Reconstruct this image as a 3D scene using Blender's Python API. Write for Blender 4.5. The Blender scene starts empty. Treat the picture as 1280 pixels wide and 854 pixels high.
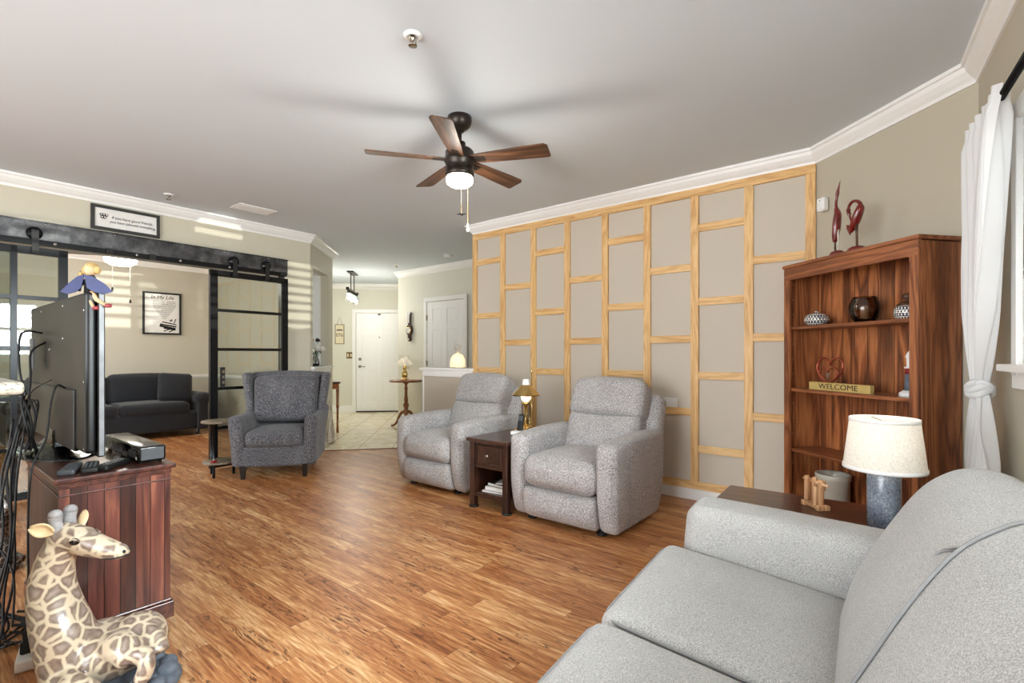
import bpy, math, random
from mathutils import Matrix, Vector, Euler
random.seed(7)
SC = bpy.context.scene
COL = SC.collection
PI = math.pi

# ------------------------------------------------------------------ camera
CAM_H = 1.178
cam_d = bpy.data.cameras.new('camera')
cam = bpy.data.objects.new('camera', cam_d)
COL.objects.link(cam)
cam.location = (0, 0, CAM_H)
cam.rotation_euler = (PI/2, 0, math.atan2(.6289, .7775) - PI/2)
cam_d.sensor_width = 36
cam_d.lens = 622/1280*36
cam_d.shift_y = 16.5/1280
cam_d.clip_start = .02
SC.camera = cam

# ------------------------------------------------------------------ colour management, world, lights
vs = SC.view_settings
vs.view_transform = 'Standard'
vs.look = 'None'
vs.exposure = 0.41
vs.gamma = 1.0
vs.use_curve_mapping = False
SC.cycles.use_denoising = True
SC.cycles.max_bounces = 10
SC.cycles.diffuse_bounces = 5
SC.cycles.glossy_bounces = 5
SC.cycles.transparent_max_bounces = 16
SC.cycles.sample_clamp_indirect = 6
SC.cycles.caustics_reflective = False
SC.cycles.caustics_refractive = False

w = bpy.data.worlds.new('daylight')
SC.world = w
w.use_nodes = True
bg = w.node_tree.nodes['Background']
bg.inputs[0].default_value = (.93, .97, 1, 1)
bg.inputs[1].default_value = 4.0

def light(name, typ, loc, energy, color=(1, 1, 1), target=None, **kw):
    d = bpy.data.lights.new(name, typ)
    d.energy = energy
    d.color = color
    for k, v in kw.items():
        setattr(d, k, v)
    o = bpy.data.objects.new(name, d)
    o.location = loc
    if target is not None:
        o.rotation_euler = (Vector(target) - Vector(loc)).to_track_quat('-Z', 'Y').to_euler()
    COL.objects.link(o)
    return o

# added fill from an unseen rear opening, then daylight by the window over the sofa
light('rear_fill_panel', 'AREA', (-3.05, 1.55, 1.25), 115, (.89, .95, 1), (4, 1.4, 1.4), shape='RECTANGLE', size=2.7, size_y=2.1)
light('daylight_sofa_window', 'AREA', (1.15, -.70, 1.66), 300, (.93, .975, 1), (1.5, 3.5, 1.4), shape='RECTANGLE', size=1.4, size_y=1.1)
light('daylight_study_window', 'AREA', (-2.3, 7.4, 1.5), 75, (1, .97, .92), (2, 7.4, 1.2), shape='RECTANGLE', size=2.0, size_y=1.6)
# low sun thrown back by parked cars' glass: it comes up through the blind and stripes the far wall and the study
for tgt_, half, en in (((2.98, 5.66, 1.93), .040, 3000), ((2.12, 5.6, 2.43), .021, 3200), ((2.12, 9.15, 1.98), .033, 7000), ((.75, 5.6, 2.15), .018, 3000)):
    light('windscreen_glint', 'SPOT', (1.35 if tgt_[0] > 1 else 1.2, -5.6, .98), en, (1, .96, .88), tgt_, spot_size=half*2, spot_blend=.1, shadow_soft_size=.012)

# ------------------------------------------------------------------ helpers
def lin(c):
    out = []
    for v in c[:3]:
        v /= 255.0
        out.append(v/12.92 if v <= .04045 else ((v+.055)/1.055)**2.4)
    return (out[0], out[1], out[2], 1)

class NT:
    def __init__(s, m):
        m.use_nodes = True
        s.t = m.node_tree
        s.t.nodes.clear()
        s.out = s.t.nodes.new('ShaderNodeOutputMaterial')
    def n(s, typ, ins=None, **props):
        nd = s.t.nodes.new('ShaderNode'+typ)
        for k, v in props.items():
            setattr(nd, k, v)
        for k, v in (ins or {}).items():
            sock = nd.inputs[k]
            if isinstance(v, bpy.types.NodeSocket):
                s.t.links.new(v, sock)
            elif isinstance(v, bpy.types.Node):
                s.t.links.new(v.outputs[0], sock)
            else:
                sock.default_value = v
        return nd
    def math(s, op, a, b=0.0, c=None):
        ins = {0: a, 1: b}
        if c is not None:
            ins[2] = c
        return s.n('Math', ins, operation=op).outputs[0]
    def ramp(s, fac, stops, interp='LINEAR'):
        nd = s.n('ValToRGB', {0: fac})
        cr = nd.color_ramp
        cr.interpolation = interp
        while len(cr.elements) < len(stops):
            cr.elements.new(.5)
        for e, (p, c) in zip(cr.elements, stops):
            e.position = p
            e.color = c if len(c) == 4 else lin(c)
        return nd.outputs[0]
    def mix(s, fac, a, b, blend='MIX'):
        nd = s.n('Mix', data_type='RGBA', blend_type=blend)
        for k, v in ((0, fac), (6, a), (7, b)):
            if isinstance(v, bpy.types.NodeSocket):
                s.t.links.new(v, nd.inputs[k])
            else:
                nd.inputs[k].default_value = v
        return nd.outputs[2]
    def end(s, color, rough=.5, metal=0.0, bump=None, bstr=.2, bdist=.002, **kw):
        p = s.n('BsdfPrincipled', {'Base Color': color, 'Roughness': rough, 'Metallic': metal})
        for k, v in kw.items():
            sock = p.inputs[k.replace('_', ' ')]
            if isinstance(v, bpy.types.NodeSocket):
                s.t.links.new(v, sock)
            else:
                sock.default_value = v
        if bump is not None:
            b = s.n('Bump', {'Strength': bstr, 'Distance': bdist, 'Height': bump})
            s.t.links.new(b.outputs[0], p.inputs['Normal'])
        s.t.links.new(p.outputs[0], s.out.inputs[0])
        return p
    def obj(s):
        return s.n('TexCoord').outputs['Object']

MATS = {}
def plain(name, c, rough=.5, metal=0.0, var=.05, scale=12.0, bstr=0.0, bscale=300.0, **kw):
    m = bpy.data.materials.new(name)
    t = NT(m)
    co = t.obj()
    nz = t.n('TexNoise', {'Vector': co, 'Scale': scale, 'Detail': 4.0})
    a = lin(c)
    lo = tuple(v*(1-var) for v in a[:3])+(1,)
    hi = tuple(min(1, v*(1+var)) for v in a[:3])+(1,)
    col = t.ramp(nz.outputs[0], [(.3, lo), (.7, hi)])
    bump = None
    if bstr:
        bump = t.n('TexNoise', {'Vector': co, 'Scale': bscale, 'Detail': 2.0}).outputs[0]
    t.end(col, rough, metal, bump, bstr, **kw)
    MATS[name] = m
    return m

def wood(name, dark, mid, light_, axis='Z', scale=9.0, rough=.4, plank=None, contrast=1.0, knots=0.0, var=.25, stretch=.09, coat=0.0):
    """grain along AXIS in the part's own coordinates; plank=(axis letter, width) breaks the surface into boards"""
    m = bpy.data.materials.new(name)
    t = NT(m)
    co = t.obj()
    sep = t.n('SeparateXYZ', {0: co})
    ch = {'X': sep.outputs[0], 'Y': sep.outputs[1], 'Z': sep.outputs[2]}
    rnd = None
    if plank:
        pw = plank[1]
        idx = t.math('FLOOR', t.math('DIVIDE', ch[plank[0]], pw))
        rnd = t.n('TexWhiteNoise', {'W': idx}, noise_dimensions='1D')
        fr = t.math('FRACT', t.math('DIVIDE', ch[plank[0]], pw))
        gap = t.math('GREATER_THAN', t.math('ABSOLUTE', t.math('SUBTRACT', fr, .5)), .5-.0016/pw)
        off = t.math('MULTIPLY', rnd.outputs[0], 37.0)
        ch[axis] = t.math('ADD', ch[axis], off)
    else:
        oi = t.n('ObjectInfo')
        ch[axis] = t.math('ADD', ch[axis], t.math('MULTIPLY', oi.outputs['Random'], 11.0))
    ch[axis] = t.math('MULTIPLY', ch[axis], stretch)
    v = t.n('CombineXYZ', {0: ch['X'], 1: ch['Y'], 2: ch['Z']})
    n1 = t.n('TexNoise', {'Vector': v, 'Scale': scale, 'Detail': 3.0, 'Distortion': .6})
    rings = t.math('FRACT', t.math('MULTIPLY', n1.outputs[0], 7.0))
    tri = t.math('ABSOLUTE', t.math('SUBTRACT', t.math('MULTIPLY', rings, 2.0), 1.0))
    n2 = t.n('TexNoise', {'Vector': v, 'Scale': scale*14, 'Detail': 5.0})
    n3 = t.n('TexNoise', {'Vector': v, 'Scale': scale*.45, 'Detail': 2.0})
    f = t.math('ADD', t.math('MULTIPLY', tri, .38*contrast), t.math('ADD', t.math('MULTIPLY', n2.outputs[0], .45), t.math('MULTIPLY', n3.outputs[0], .35)))
    col = t.ramp(f, [(.28, dark), (.58, mid), (.9, light_)])
    if rnd:
        k = t.math('ADD', t.math('MULTIPLY', rnd.outputs[0], var*2), 1-var)
        kc = t.n('CombineColor', {0: k, 1: k, 2: k})
        col = t.mix(1.0, col, kc.outputs[0], 'MULTIPLY')
        col = t.mix(gap, col, tuple(x*.3 for x in lin(dark)[:3])+(1,))
    t.end(col, rough, 0, n2.outputs[0], .08, .001, Coat_Weight=coat, Coat_Roughness=.2)
    MATS[name] = m
    return m

def fabric(name, c1, c2, c3=None, scale=220.0, bstr=.5, rough=.95, stretch=(1, 1, 1)):
    m = bpy.data.materials.new(name)
    t = NT(m)
    mp = t.n('Mapping', {'Vector': t.obj(), 'Scale': stretch})
    n1 = t.n('TexNoise', {'Vector': mp.outputs[0], 'Scale': scale, 'Detail': 2.0, 'Roughness': .7})
    n2 = t.n('TexNoise', {'Vector': mp.outputs[0], 'Scale': 5.0, 'Detail': 2.0})
    f = t.math('ADD', t.math('MULTIPLY', n1.outputs[0], .9), t.math('MULTIPLY', n2.outputs[0], .1))
    st = [(.36, c1), (.62, c2)] if c3 is None else [(.34, c1), (.5, c3), (.64, c2)]
    col = t.ramp(f, st)
    t.end(col, rough, 0, n1.outputs[0], bstr, .004, Sheen_Weight=.15)
    MATS[name] = m
    return m

def emit(name, c, strength):
    m = bpy.data.materials.new(name)
    t = NT(m)
    e = t.n('Emission', {'Color': lin(c), 'Strength': strength})
    t.t.links.new(e.outputs[0], t.out.inputs[0])
    MATS[name] = m
    return m

def glassy(name, tint=(245, 248, 246), ior=1.5, rough=.0):
    """clear sheet glass: what passes straight through and what the face throws back"""
    m = bpy.data.materials.new(name)
    t = NT(m)
    tr = t.n('BsdfTransparent', {0: lin(tint)})
    gl = t.n('BsdfGlossy', {0: (1, 1, 1, 1), 'Roughness': rough})
    fr = t.n('Fresnel', {'IOR': ior})
    mx = t.n('MixShader', {0: fr.outputs[0], 1: tr.outputs[0], 2: gl.outputs[0]})
    t.t.links.new(mx.outputs[0], t.out.inputs[0])
    MATS[name] = m
    return m

def sheer(name, c, pass_through=.35, transl=.5):
    m = bpy.data.materials.new(name)
    t = NT(m)
    df = t.n('BsdfDiffuse', {0: lin(c)})
    tl = t.n('BsdfTranslucent', {0: lin(c)})
    tp = t.n('BsdfTransparent', {0: (1, 1, 1, 1)})
    a = t.n('MixShader', {0: transl, 1: df.outputs[0], 2: tl.outputs[0]})
    b = t.n('MixShader', {0: pass_through, 1: a.outputs[0], 2: tp.outputs[0]})
    t.t.links.new(b.outputs[0], t.out.inputs[0])
    MATS[name] = m
    return m

class MB:
    """collects shapes, then links them as one mesh object"""
    def __init__(s):
        s.v, s.f, s.s = [], [], []
        s.M = Matrix.Identity(4)
    def add(s, vs_, fs, smooth=False):
        b = len(s.v)
        s.v += [tuple(s.M @ Vector(p)) for p in vs_]
        s.f += [tuple(i+b for i in f) for f in fs]
        s.s += [smooth]*len(fs)
        return s
    def box(s, c, d, rz=0.0, taper=1.0):
        x, y, z = d[0]/2, d[1]/2, d[2]/2
        R = Matrix.Rotation(rz, 3, 'Z')
        P = []
        for k, q in ((-1, 1.0), (1, taper)):
            for (i, j) in ((-1, -1), (1, -1), (1, 1), (-1, 1)):
                P.append(R @ Vector((i*x*q, j*y*q, k*z)) + Vector(c))
        return s.add(P, [(3, 2, 1, 0), (4, 5, 6, 7), (0, 1, 5, 4), (1, 2, 6, 5), (2, 3, 7, 6), (3, 0, 4, 7)])
    def rbox(s, c, d, r, puff=(0, 0, 0), warp=None, k=3, m=5, rz=0.0, sides=(1, 1, 1, 1, 1, 1)):
        """a padded box: rounded edges of radius r, faces swollen by puff along each axis"""
        h = [d[i]/2 for i in range(3)]
        r = min(r, min(h)*.999)
        def ts(hh):
            e = [hh - r + r*math.tan(i/k*PI/4) for i in range(0, k+1)]
            inn = [-(hh-r)+2*(hh-r)*i/m for i in range(m+1)]
            return [-x for x in reversed(e)] + inn[1:-1] + e
        T = [ts(x) for x in h]
        P, F, idx = [], [], {}
        def vid(p):
            key = (round(p[0], 6), round(p[1], 6), round(p[2], 6))
            if key not in idx:
                q = [max(-(h[i]-r), min(h[i]-r, p[i])) for i in range(3)]
                dv = Vector([p[i]-q[i] for i in range(3)])
                if dv.length > 1e-9:
                    dv = dv.normalized()*r
                o = [q[i]+dv[i] for i in range(3)]
                n = [p[i]/h[i] for i in range(3)]
                for a in range(3):
                    if puff[a]:
                        b_, c_ = (a+1) % 3, (a+2) % 3
                        amt = puff[a]*(1-min(1, n[b_]**2))*(1-min(1, n[c_]**2))
                        o[a] += amt*max(-1, min(1, o[a]/h[a]))
                if warp:
                    o = warp(*o)
                idx[key] = len(P)
                P.append(o)
            return idx[key]
        for a in range(3):
            b_, c_ = (a+1) % 3, (a+2) % 3
            for sg in (-1, 1):
                for i in range(len(T[b_])-1):
                    for j in range(len(T[c_])-1):
                        q = []
                        for (ii, jj) in ((i, j), (i+1, j), (i+1, j+1), (i, j+1)):
                            p = [0, 0, 0]
                            p[a] = sg*h[a]; p[b_] = T[b_][ii]; p[c_] = T[c_][jj]
                            q.append(vid(p))
                        if sg < 0:
                            q.reverse()
                        F.append(tuple(q))
        R = Matrix.Rotation(rz, 3, 'Z')
        return s.add([R @ Vector(p) + Vector(c) for p in P], F, True)
    def lathe(s, prof, c=(0, 0, 0), seg=24, sx=1.0, sy=1.0, smooth=True, cap=True):
        P, F = [], []
        for (r, z) in prof:
            for i in range(seg):
                a = 2*PI*i/seg
                P.append((c[0]+r*sx*math.cos(a), c[1]+r*sy*math.sin(a), c[2]+z))
        n = len(prof)
        for j in range(n-1):
            for i in range(seg):
                i2 = (i+1) % seg
                F.append((j*seg+i, j*seg+i2, (j+1)*seg+i2, (j+1)*seg+i))
        if cap:
            if prof[0][0] > 1e-6:
                F.append(tuple(reversed(range(seg))))
            if prof[-1][0] > 1e-6:
                F.append(tuple((n-1)*seg+i for i in range(seg)))
        return s.add(P, F, smooth)
    def tube(s, pts, r, seg=8, closed=False, flat=1.0, smooth=True):
        pts = [Vector(p) for p in pts]
        n = len(pts)
        rr = r if isinstance(r, (list, tuple)) else [r]*n
        P, F = [], []
        up = None
        for i, p in enumerate(pts):
            if closed:
                t = pts[(i+1) % n]-pts[i-1]
            else:
                t = pts[min(i+1, n-1)]-pts[max(i-1, 0)]
            if t.length < 1e-9:
                t = Vector((0, 0, 1))
            t.normalize()
            if up is None:
                up = Vector((0, 0, 1)) if abs(t.z) < .9 else Vector((1, 0, 0))
            a = (up - t*up.dot(t))
            if a.length < 1e-6:
                a = t.orthogonal()
            a.normalize()
            up = a
            b = t.cross(a)
            for j in range(seg):
                an = 2*PI*j/seg
                P.append(p + a*(math.cos(an)*rr[i]*flat) + b*(math.sin(an)*rr[i]))
        m = n if closed else n-1
        for i in range(m):
            i2 = (i+1) % n
            for j in range(seg):
                j2 = (j+1) % seg
                F.append((i*seg+j, i2*seg+j, i2*seg+j2, i*seg+j2)[::-1])
        if not closed:
            F.append(tuple(range(seg)))
            F.append(tuple((n-1)*seg+j for j in reversed(range(seg))))
        return s.add(P, F, smooth)
    def ball(s, c, r, seg=16, rings=10, M=None):
        if not isinstance(r, (tuple, list)):
            r = (r, r, r)
        P, F = [], []
        for i in range(1, rings):
            t = PI*i/rings
            for j in range(seg):
                a = 2*PI*j/seg
                P.append(Vector((r[0]*math.sin(t)*math.cos(a), r[1]*math.sin(t)*math.sin(a), r[2]*math.cos(t))))
        P.append(Vector((0, 0, r[2]))); P.append(Vector((0, 0, -r[2])))
        for i in range(rings-2):
            for j in range(seg):
                j2 = (j+1) % seg
                F.append((i*seg+j, (i+1)*seg+j, (i+1)*seg+j2, i*seg+j2))
        for j in range(seg):
            j2 = (j+1) % seg
            F.append((len(P)-2, j, j2))
            F.append((len(P)-1, (rings-2)*seg+j2, (rings-2)*seg+j))
        if M is not None:
            P = [M @ p for p in P]
        return s.add([p+Vector(c) for p in P], F, True)
    def prism(s, poly, z0, z1):
        n = len(poly)
        P = [(p[0], p[1], z0) for p in poly]+[(p[0], p[1], z1) for p in poly]
        F = [tuple(reversed(range(n))), tuple(range(n, 2*n))]
        for i in range(n):
            j = (i+1) % n
            F.append((i, j, n+j, n+i))
        return s.add(P, F)
    def grid(s, fn, nu, nv, smooth=True, closed_u=False):
        P = [fn(i/nu, j/nv) for i in range(nu+1) for j in range(nv+1)]
        F = [(i*(nv+1)+j, (i+1)*(nv+1)+j, (i+1)*(nv+1)+j+1, i*(nv+1)+j+1) for i in range(nu) for j in range(nv)]
        return s.add(P, F, smooth)
    def done(s, name, m, parent=None, loc=(0, 0, 0), rz=0.0, bevel=0.0, label=None, kind=None, remesh=0.0, sub=0, solid=0.0, rot=None, smooth_iter=4):
        me = bpy.data.meshes.new(name)
        me.from_pydata(s.v, [], s.f)
        me.polygons.foreach_set('use_smooth', s.s)
        me.update()
        o = bpy.data.objects.new(name, me)
        COL.objects.link(o)
        if m is not None:
            me.materials.append(MATS[m] if isinstance(m, str) else m)
        if parent is not None:
            o.parent = parent
        o.location = loc
        o.rotation_euler = rot if rot is not None else (0, 0, rz)
        if solid:
            md = o.modifiers.new('solid', 'SOLIDIFY'); md.thickness = solid; md.offset = 0
        if remesh:
            md = o.modifiers.new('skin', 'REMESH'); md.mode = 'VOXEL'; md.voxel_size = remesh; md.use_smooth_shade = True
            md = o.modifiers.new('soft', 'SMOOTH'); md.iterations = smooth_iter; md.factor = .5
        if bevel:
            md = o.modifiers.new('edge', 'BEVEL'); md.width = bevel; md.segments = 2; md.limit_method = 'ANGLE'; md.angle_limit = math.radians(40); md.harden_normals = False
        if sub:
            md = o.modifiers.new('sub', 'SUBSURF'); md.levels = sub; md.render_levels = sub
        if label:
            o['label'] = label
        if kind:
            o['kind'] = kind
        return o

def thing(name, label, cat, loc=(0, 0, 0), rz=0.0, group=None):
    o = bpy.data.objects.new(name, None)
    COL.objects.link(o)
    o.empty_display_size = .1
    o.location = loc
    o.rotation_euler = (0, 0, rz)
    return tag(o, label, cat, group)

def tag(o, label, cat, group=None):
    o['label'] = label
    o['category'] = cat
    if group:
        o['group'] = group
    return o

def struct(name, mb, m, **kw):
    return mb.done(name, m, kind='structure', **kw)

def dup(root, loc, rz=None, label=None, group=None):
    def cp(o, par):
        c = o.copy(); COL.objects.link(c)
        if par is not None:
            c.parent = par
        for ch in [x for x in bpy.data.objects if x.parent == o]:
            cp(ch, c)
        return c
    r = cp(root, None)
    r.location = loc
    if rz is not None:
        r.rotation_euler = (0, 0, rz)
    if label:
        r['label'] = label
    if group:
        r['group'] = group
    return r

def text(name, body, m, size, parent, loc, rot, extrude=.0006, shear=0.0, align='CENTER', sx=1.0):
    cu = bpy.data.curves.new(name, 'FONT')
    cu.body = body; cu.size = size; cu.extrude = extrude; cu.shear = shear
    cu.align_x = align; cu.align_y = 'CENTER'; cu.resolution_u = 3
    tmp = bpy.data.objects.new(name+'_src', cu)
    COL.objects.link(tmp)
    dg = bpy.context.evaluated_depsgraph_get()
    me = bpy.data.meshes.new_from_object(tmp.evaluated_get(dg))
    bpy.data.objects.remove(tmp)
    o = bpy.data.objects.new(name, me)
    COL.objects.link(o)
    me.materials.clear(); me.materials.append(MATS[m])
    o.parent = parent; o.location = loc; o.rotation_euler = rot; o.scale = (sx, 1, 1)
    return o

def catmull(pts, n=6, closed=False):
    pts = [Vector(p) for p in pts]
    out = []
    N = len(pts)
    for i in range(N if closed else N-1):
        if closed:
            p0, p1, p2, p3 = pts[i-1], pts[i], pts[(i+1) % N], pts[(i+2) % N]
        else:
            p0, p1, p2, p3 = pts[max(i-1, 0)], pts[i], pts[i+1], pts[min(i+2, N-1)]
        for k in range(n):
            t = k/n
            out.append(.5*((2*p1)+(p2-p0)*t+(2*p0-5*p1+4*p2-p3)*t*t+(3*p1-p0-3*p2+p3)*t**3))
    if not closed:
        out.append(pts[-1])
    return out

def along(p0, p1):
    d = Vector((p1[0]-p0[0], p1[1]-p0[1])); L = d.length
    return d/L, L

def wall(name, p0, p1, m, z0=0.0, z1=2.63, th=.12, side='R', holes=()):
    """wall between floor points p0 and p1; thickness goes to SIDE; holes are (s0, s1, z0, z1) along it"""
    d, L = along(p0, p1)
    mb = MB()
    mb.M = Matrix.Translation((p0[0], p0[1], 0)) @ Matrix.Rotation(math.atan2(d.y, d.x), 4, 'Z')
    y = -th/2 if side == 'R' else th/2
    cuts = sorted({0.0, L, *[h[0] for h in holes], *[h[1] for h in holes]})
    for a, b in zip(cuts, cuts[1:]):
        zs = [(z0, z1)]
        for h in holes:
            if h[0] <= a+1e-6 and h[1] >= b-1e-6:
                nz = []
                for (u, v) in zs:
                    if h[2] > u: nz.append((u, min(v, h[2])))
                    if h[3] < v: nz.append((max(u, h[3]), v))
                zs = nz
        for (u, v) in zs:
            mb.box(((a+b)/2, y, (u+v)/2), (b-a, th, v-u))
    return struct(name, mb, m)

def sweep(name, path, prof, m, side='R', kind='structure'):
    """moulding: profile (out from the wall, height) carried along the wall line with mitred corners"""
    pts = [Vector(p) for p in path]
    n = len(pts)
    mb = MB(); P = []
    sg = 1 if side == 'R' else -1
    def nrm(a, b):
        d = (b-a).normalized()
        return Vector((d.y, -d.x))*sg
    for i in range(n):
        if i == 0: k = nrm(pts[0], pts[1])
        elif i == n-1: k = nrm(pts[-2], pts[-1])
        else:
            a, b = nrm(pts[i-1], pts[i]), nrm(pts[i], pts[i+1])
            k = (a+b); k = k/(k.dot(a))
        for (o, z) in prof:
            P.append((pts[i].x+k.x*o, pts[i].y+k.y*o, z))
    q = len(prof); F = []
    for i in range(n-1):
        for j in range(q):
            j2 = (j+1) % q
            F.append((i*q+j, i*q+j2, (i+1)*q+j2, (i+1)*q+j))
    F.append(tuple(range(q))); F.append(tuple((n-1)*q+j for j in reversed(range(q))))
    mb.add(P, F)
    return mb.done(name, m, kind=kind)
# ------------------------------------------------------------------ materials
def floor_wood():
    m = bpy.data.materials.new('floor_wood')
    t = NT(m)
    co = t.obj()
    sp = t.n('SeparateXYZ', {0: co})
    PW, PL = .089, 1.05
    row = t.math('FLOOR', t.math('DIVIDE', sp.outputs[0], PW))
    r1 = t.n('TexWhiteNoise', {'W': row}, noise_dimensions='1D').outputs[0]
    yy = t.math('ADD', t.math('DIVIDE', sp.outputs[1], PL), t.math('MULTIPLY', r1, 9.0))
    pl = t.math('FLOOR', yy)
    pid = t.math('ADD', t.math('MULTIPLY', row, 17.31), t.math('MULTIPLY', pl, 5.77))
    r2 = t.n('TexWhiteNoise', {'W': pid}, noise_dimensions='1D').outputs[0]
    # grain drifting along each board; neighbouring boards are cut from differing parts of the tree
    gx = t.math('ADD', sp.outputs[0], t.math('MULTIPLY', r2, 23.0))
    gy = t.math('ADD', t.math('MULTIPLY', sp.outputs[1], .085), t.math('MULTIPLY', r2, 41.0))
    v = t.n('CombineXYZ', {0: gx, 1: gy, 2: 0.0})
    n1 = t.n('TexNoise', {'Vector': v, 'Scale': 22.0, 'Detail': 4.0, 'Roughness': .62, 'Distortion': 1.6})
    n2 = t.n('TexNoise', {'Vector': v, 'Scale': 85.0, 'Detail': 3.0, 'Roughness': .55, 'Distortion': .4})
    n5 = t.n('TexNoise', {'Vector': v, 'Scale': 7.0, 'Detail': 3.0, 'Distortion': .8})
    f = t.math('ADD', t.math('ADD', t.math('MULTIPLY', n1.outputs[0], .44), t.math('MULTIPLY', n2.outputs[0], .40)),
               t.math('ADD', t.math('MULTIPLY', n5.outputs[0], .16), t.math('MULTIPLY', t.math('SUBTRACT', r2, .5), .10)))
    col = t.ramp(f, [(.34, (116, 64, 32)), (.42, (160, 100, 56)), (.50, (184, 124, 76)), (.57, (206, 154, 102)), (.66, (232, 194, 146))])
    # black streaks, splits and knots strung along the grain
    v3 = t.n('CombineXYZ', {0: gx, 1: t.math('ADD', t.math('MULTIPLY', sp.outputs[1], .22), t.math('MULTIPLY', r2, 13.0)), 2: 3.0})
    n3 = t.n('TexNoise', {'Vector': v3, 'Scale': 5.5, 'Detail': 2.0, 'Distortion': .5})
    area = t.math('MINIMUM', t.math('MULTIPLY', t.math('MAXIMUM', t.math('SUBTRACT', n3.outputs[0], .47), 0.0), 9.0), 1.0)
    v4 = t.n('CombineXYZ', {0: gx, 1: t.math('ADD', t.math('MULTIPLY', sp.outputs[1], .16), r2), 2: 7.0})
    n4 = t.n('TexNoise', {'Vector': v4, 'Scale': 38.0, 'Detail': 4.0, 'Roughness': .65, 'Distortion': 2.2})
    lines = t.math('MINIMUM', t.math('MULTIPLY', t.math('MAXIMUM', t.math('SUBTRACT', n4.outputs[0], .55), 0.0), 16.0), 1.0)
    col = t.mix(t.math('MULTIPLY', t.math('MULTIPLY', lines, area), .85), col, lin((50, 28, 16)))
    col = t.mix(t.math('MULTIPLY', area, .22), col, lin((150, 84, 44)))
    fx = t.math('FRACT', t.math('DIVIDE', sp.outputs[0], PW))
    ex = t.math('GREATER_THAN', t.math('ABSOLUTE', t.math('SUBTRACT', fx, .5)), .489)
    fy = t.math('FRACT', yy)
    ey = t.math('GREATER_THAN', t.math('ABSOLUTE', t.math('SUBTRACT', fy, .5)), .4985)
    seam = t.math('MAXIMUM', t.math('MULTIPLY', ex, .6), ey)
    col = t.mix(t.math('MULTIPLY', seam, .5), col, lin((100, 58, 30)))
    t.end(col, .36, 0, n2.outputs[0], .05, .001)
    MATS['floor_wood'] = m
floor_wood()

def tile_mat():
    m = bpy.data.materials.new('tile')
    t = NT(m)
    co = t.obj()
    mp = t.n('Mapping', {'Vector': co, 'Rotation': (0, 0, PI/4)})
    br = t.n('TexBrick', {'Vector': mp.outputs[0], 'Scale': 1.0, 'Mortar Size': .009, 'Brick Width': .42, 'Row Height': .42, 'Mortar': lin((196, 186, 160))}, offset=0.0)
    n = t.n('TexNoise', {'Vector': co, 'Scale': 5.0, 'Detail': 5.0, 'Distortion': 1.8})
    col = t.ramp(n.outputs[0], [(.35, (222, 206, 166)), (.55, (242, 232, 204)), (.7, (250, 244, 226))])
    col = t.mix(br.outputs['Fac'], col, lin((196, 180, 148)))
    t.end(col, .16, 0)
    MATS['tile'] = m
tile_mat()

plain('cream_paint', (206, 199, 179), .42, var=.01, scale=2)
plain('foyer_paint', (222, 219, 205), .6, var=.01, scale=2)
plain('greige_paint', (198, 188, 173), .7, var=.012, scale=2)
plain('olive_paint', (187, 179, 160), .65, var=.012, scale=2)
plain('study_paint', (196, 190, 174), .5, var=.012, scale=2)
plain('ceiling_paint', (211, 219, 225), .9, var=.012, scale=1.2)
plain('white_trim', (240, 239, 236), .38, var=.008)
plain('door_white', (242, 242, 241), .4, var=.006)
wood('pine', (192, 142, 84), (224, 182, 122), (238, 206, 154), 'Z', 11, .55, contrast=.8)
wood('pine_flat', (192, 142, 84), (222, 180, 120), (238, 206, 154), 'Y', 11, .55, contrast=.8)
wood('shelf_wood', (78, 38, 18), (136, 78, 44), (176, 112, 68), 'Z', 7, .42, contrast=1.1, coat=.15)
wood('shelf_wood_flat', (84, 42, 20), (136, 79, 46), (172, 108, 66), 'X', 7, .42, coat=.15)
wood('shelf_back', (62, 29, 13), (132, 74, 40), (184, 116, 68), 'Z', 6, .45, plank=('X', .088), contrast=1.2, coat=.1)
wood('cherry_planks', (54, 28, 26), (102, 58, 48), (164, 106, 76), 'Z', 5, .3, plank=('X', .052), var=.5, contrast=.6, coat=.3)
wood('cherry', (44, 20, 15), (76, 38, 28), (112, 62, 48), 'Y', 8, .28, coat=.4)
wood('cherry_back', (40, 22, 17), (62, 38, 30), (84, 54, 42), 'Z', 6, .5, plank=('Y', .16))
wood('espresso', (30, 15, 9), (54, 29, 19), (78, 45, 30), 'Z', 8, .32, coat=.25)
wood('espresso_top', (34, 17, 11), (60, 33, 22), (84, 50, 35), 'X', 8, .3, coat=.3)
wood('dark_end_table', (40, 20, 15), (62, 32, 24), (98, 52, 36), 'Y', 7, .3, coat=.35)
wood('mahogany', (88, 44, 20), (136, 76, 38), (172, 106, 60), 'X', 8, .25, coat=.4)
wood('walnut_blade', (42, 25, 15), (74, 46, 28), (106, 70, 45), 'X', 9, .45, contrast=1.2)
wood('toy_wood', (150, 100, 64), (192, 146, 104), (222, 184, 146), 'Z', 12, .6)
wood('drift_wood', (140, 122, 108), (188, 174, 160), (222, 212, 200), 'Z', 12, .8)
wood('grey_wood_top', (74, 62, 50), (112, 98, 80), (146, 130, 108), 'X', 9, .45)
fabric('sofa_grey', (132, 130, 128), (190, 187, 184), (162, 160, 157), 330, .35)
fabric('recliner_tweed', (98, 96, 102), (212, 209, 208), (166, 162, 161), 165, .5)
fabric('armchair_tweed', (30, 30, 35), (150, 148, 152), (72, 71, 76), 200, .6, stretch=(1.5, 1.5, .4))
fabric('sofa_black', (12, 14, 19), (34, 37, 45), None, 160, .4)
plain('piping_grey', (138, 138, 138), .9)
plain('black_metal', (26, 27, 29), .26, .6, var=.15)
plain('black_matte', (11, 11, 11), .55)
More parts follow.
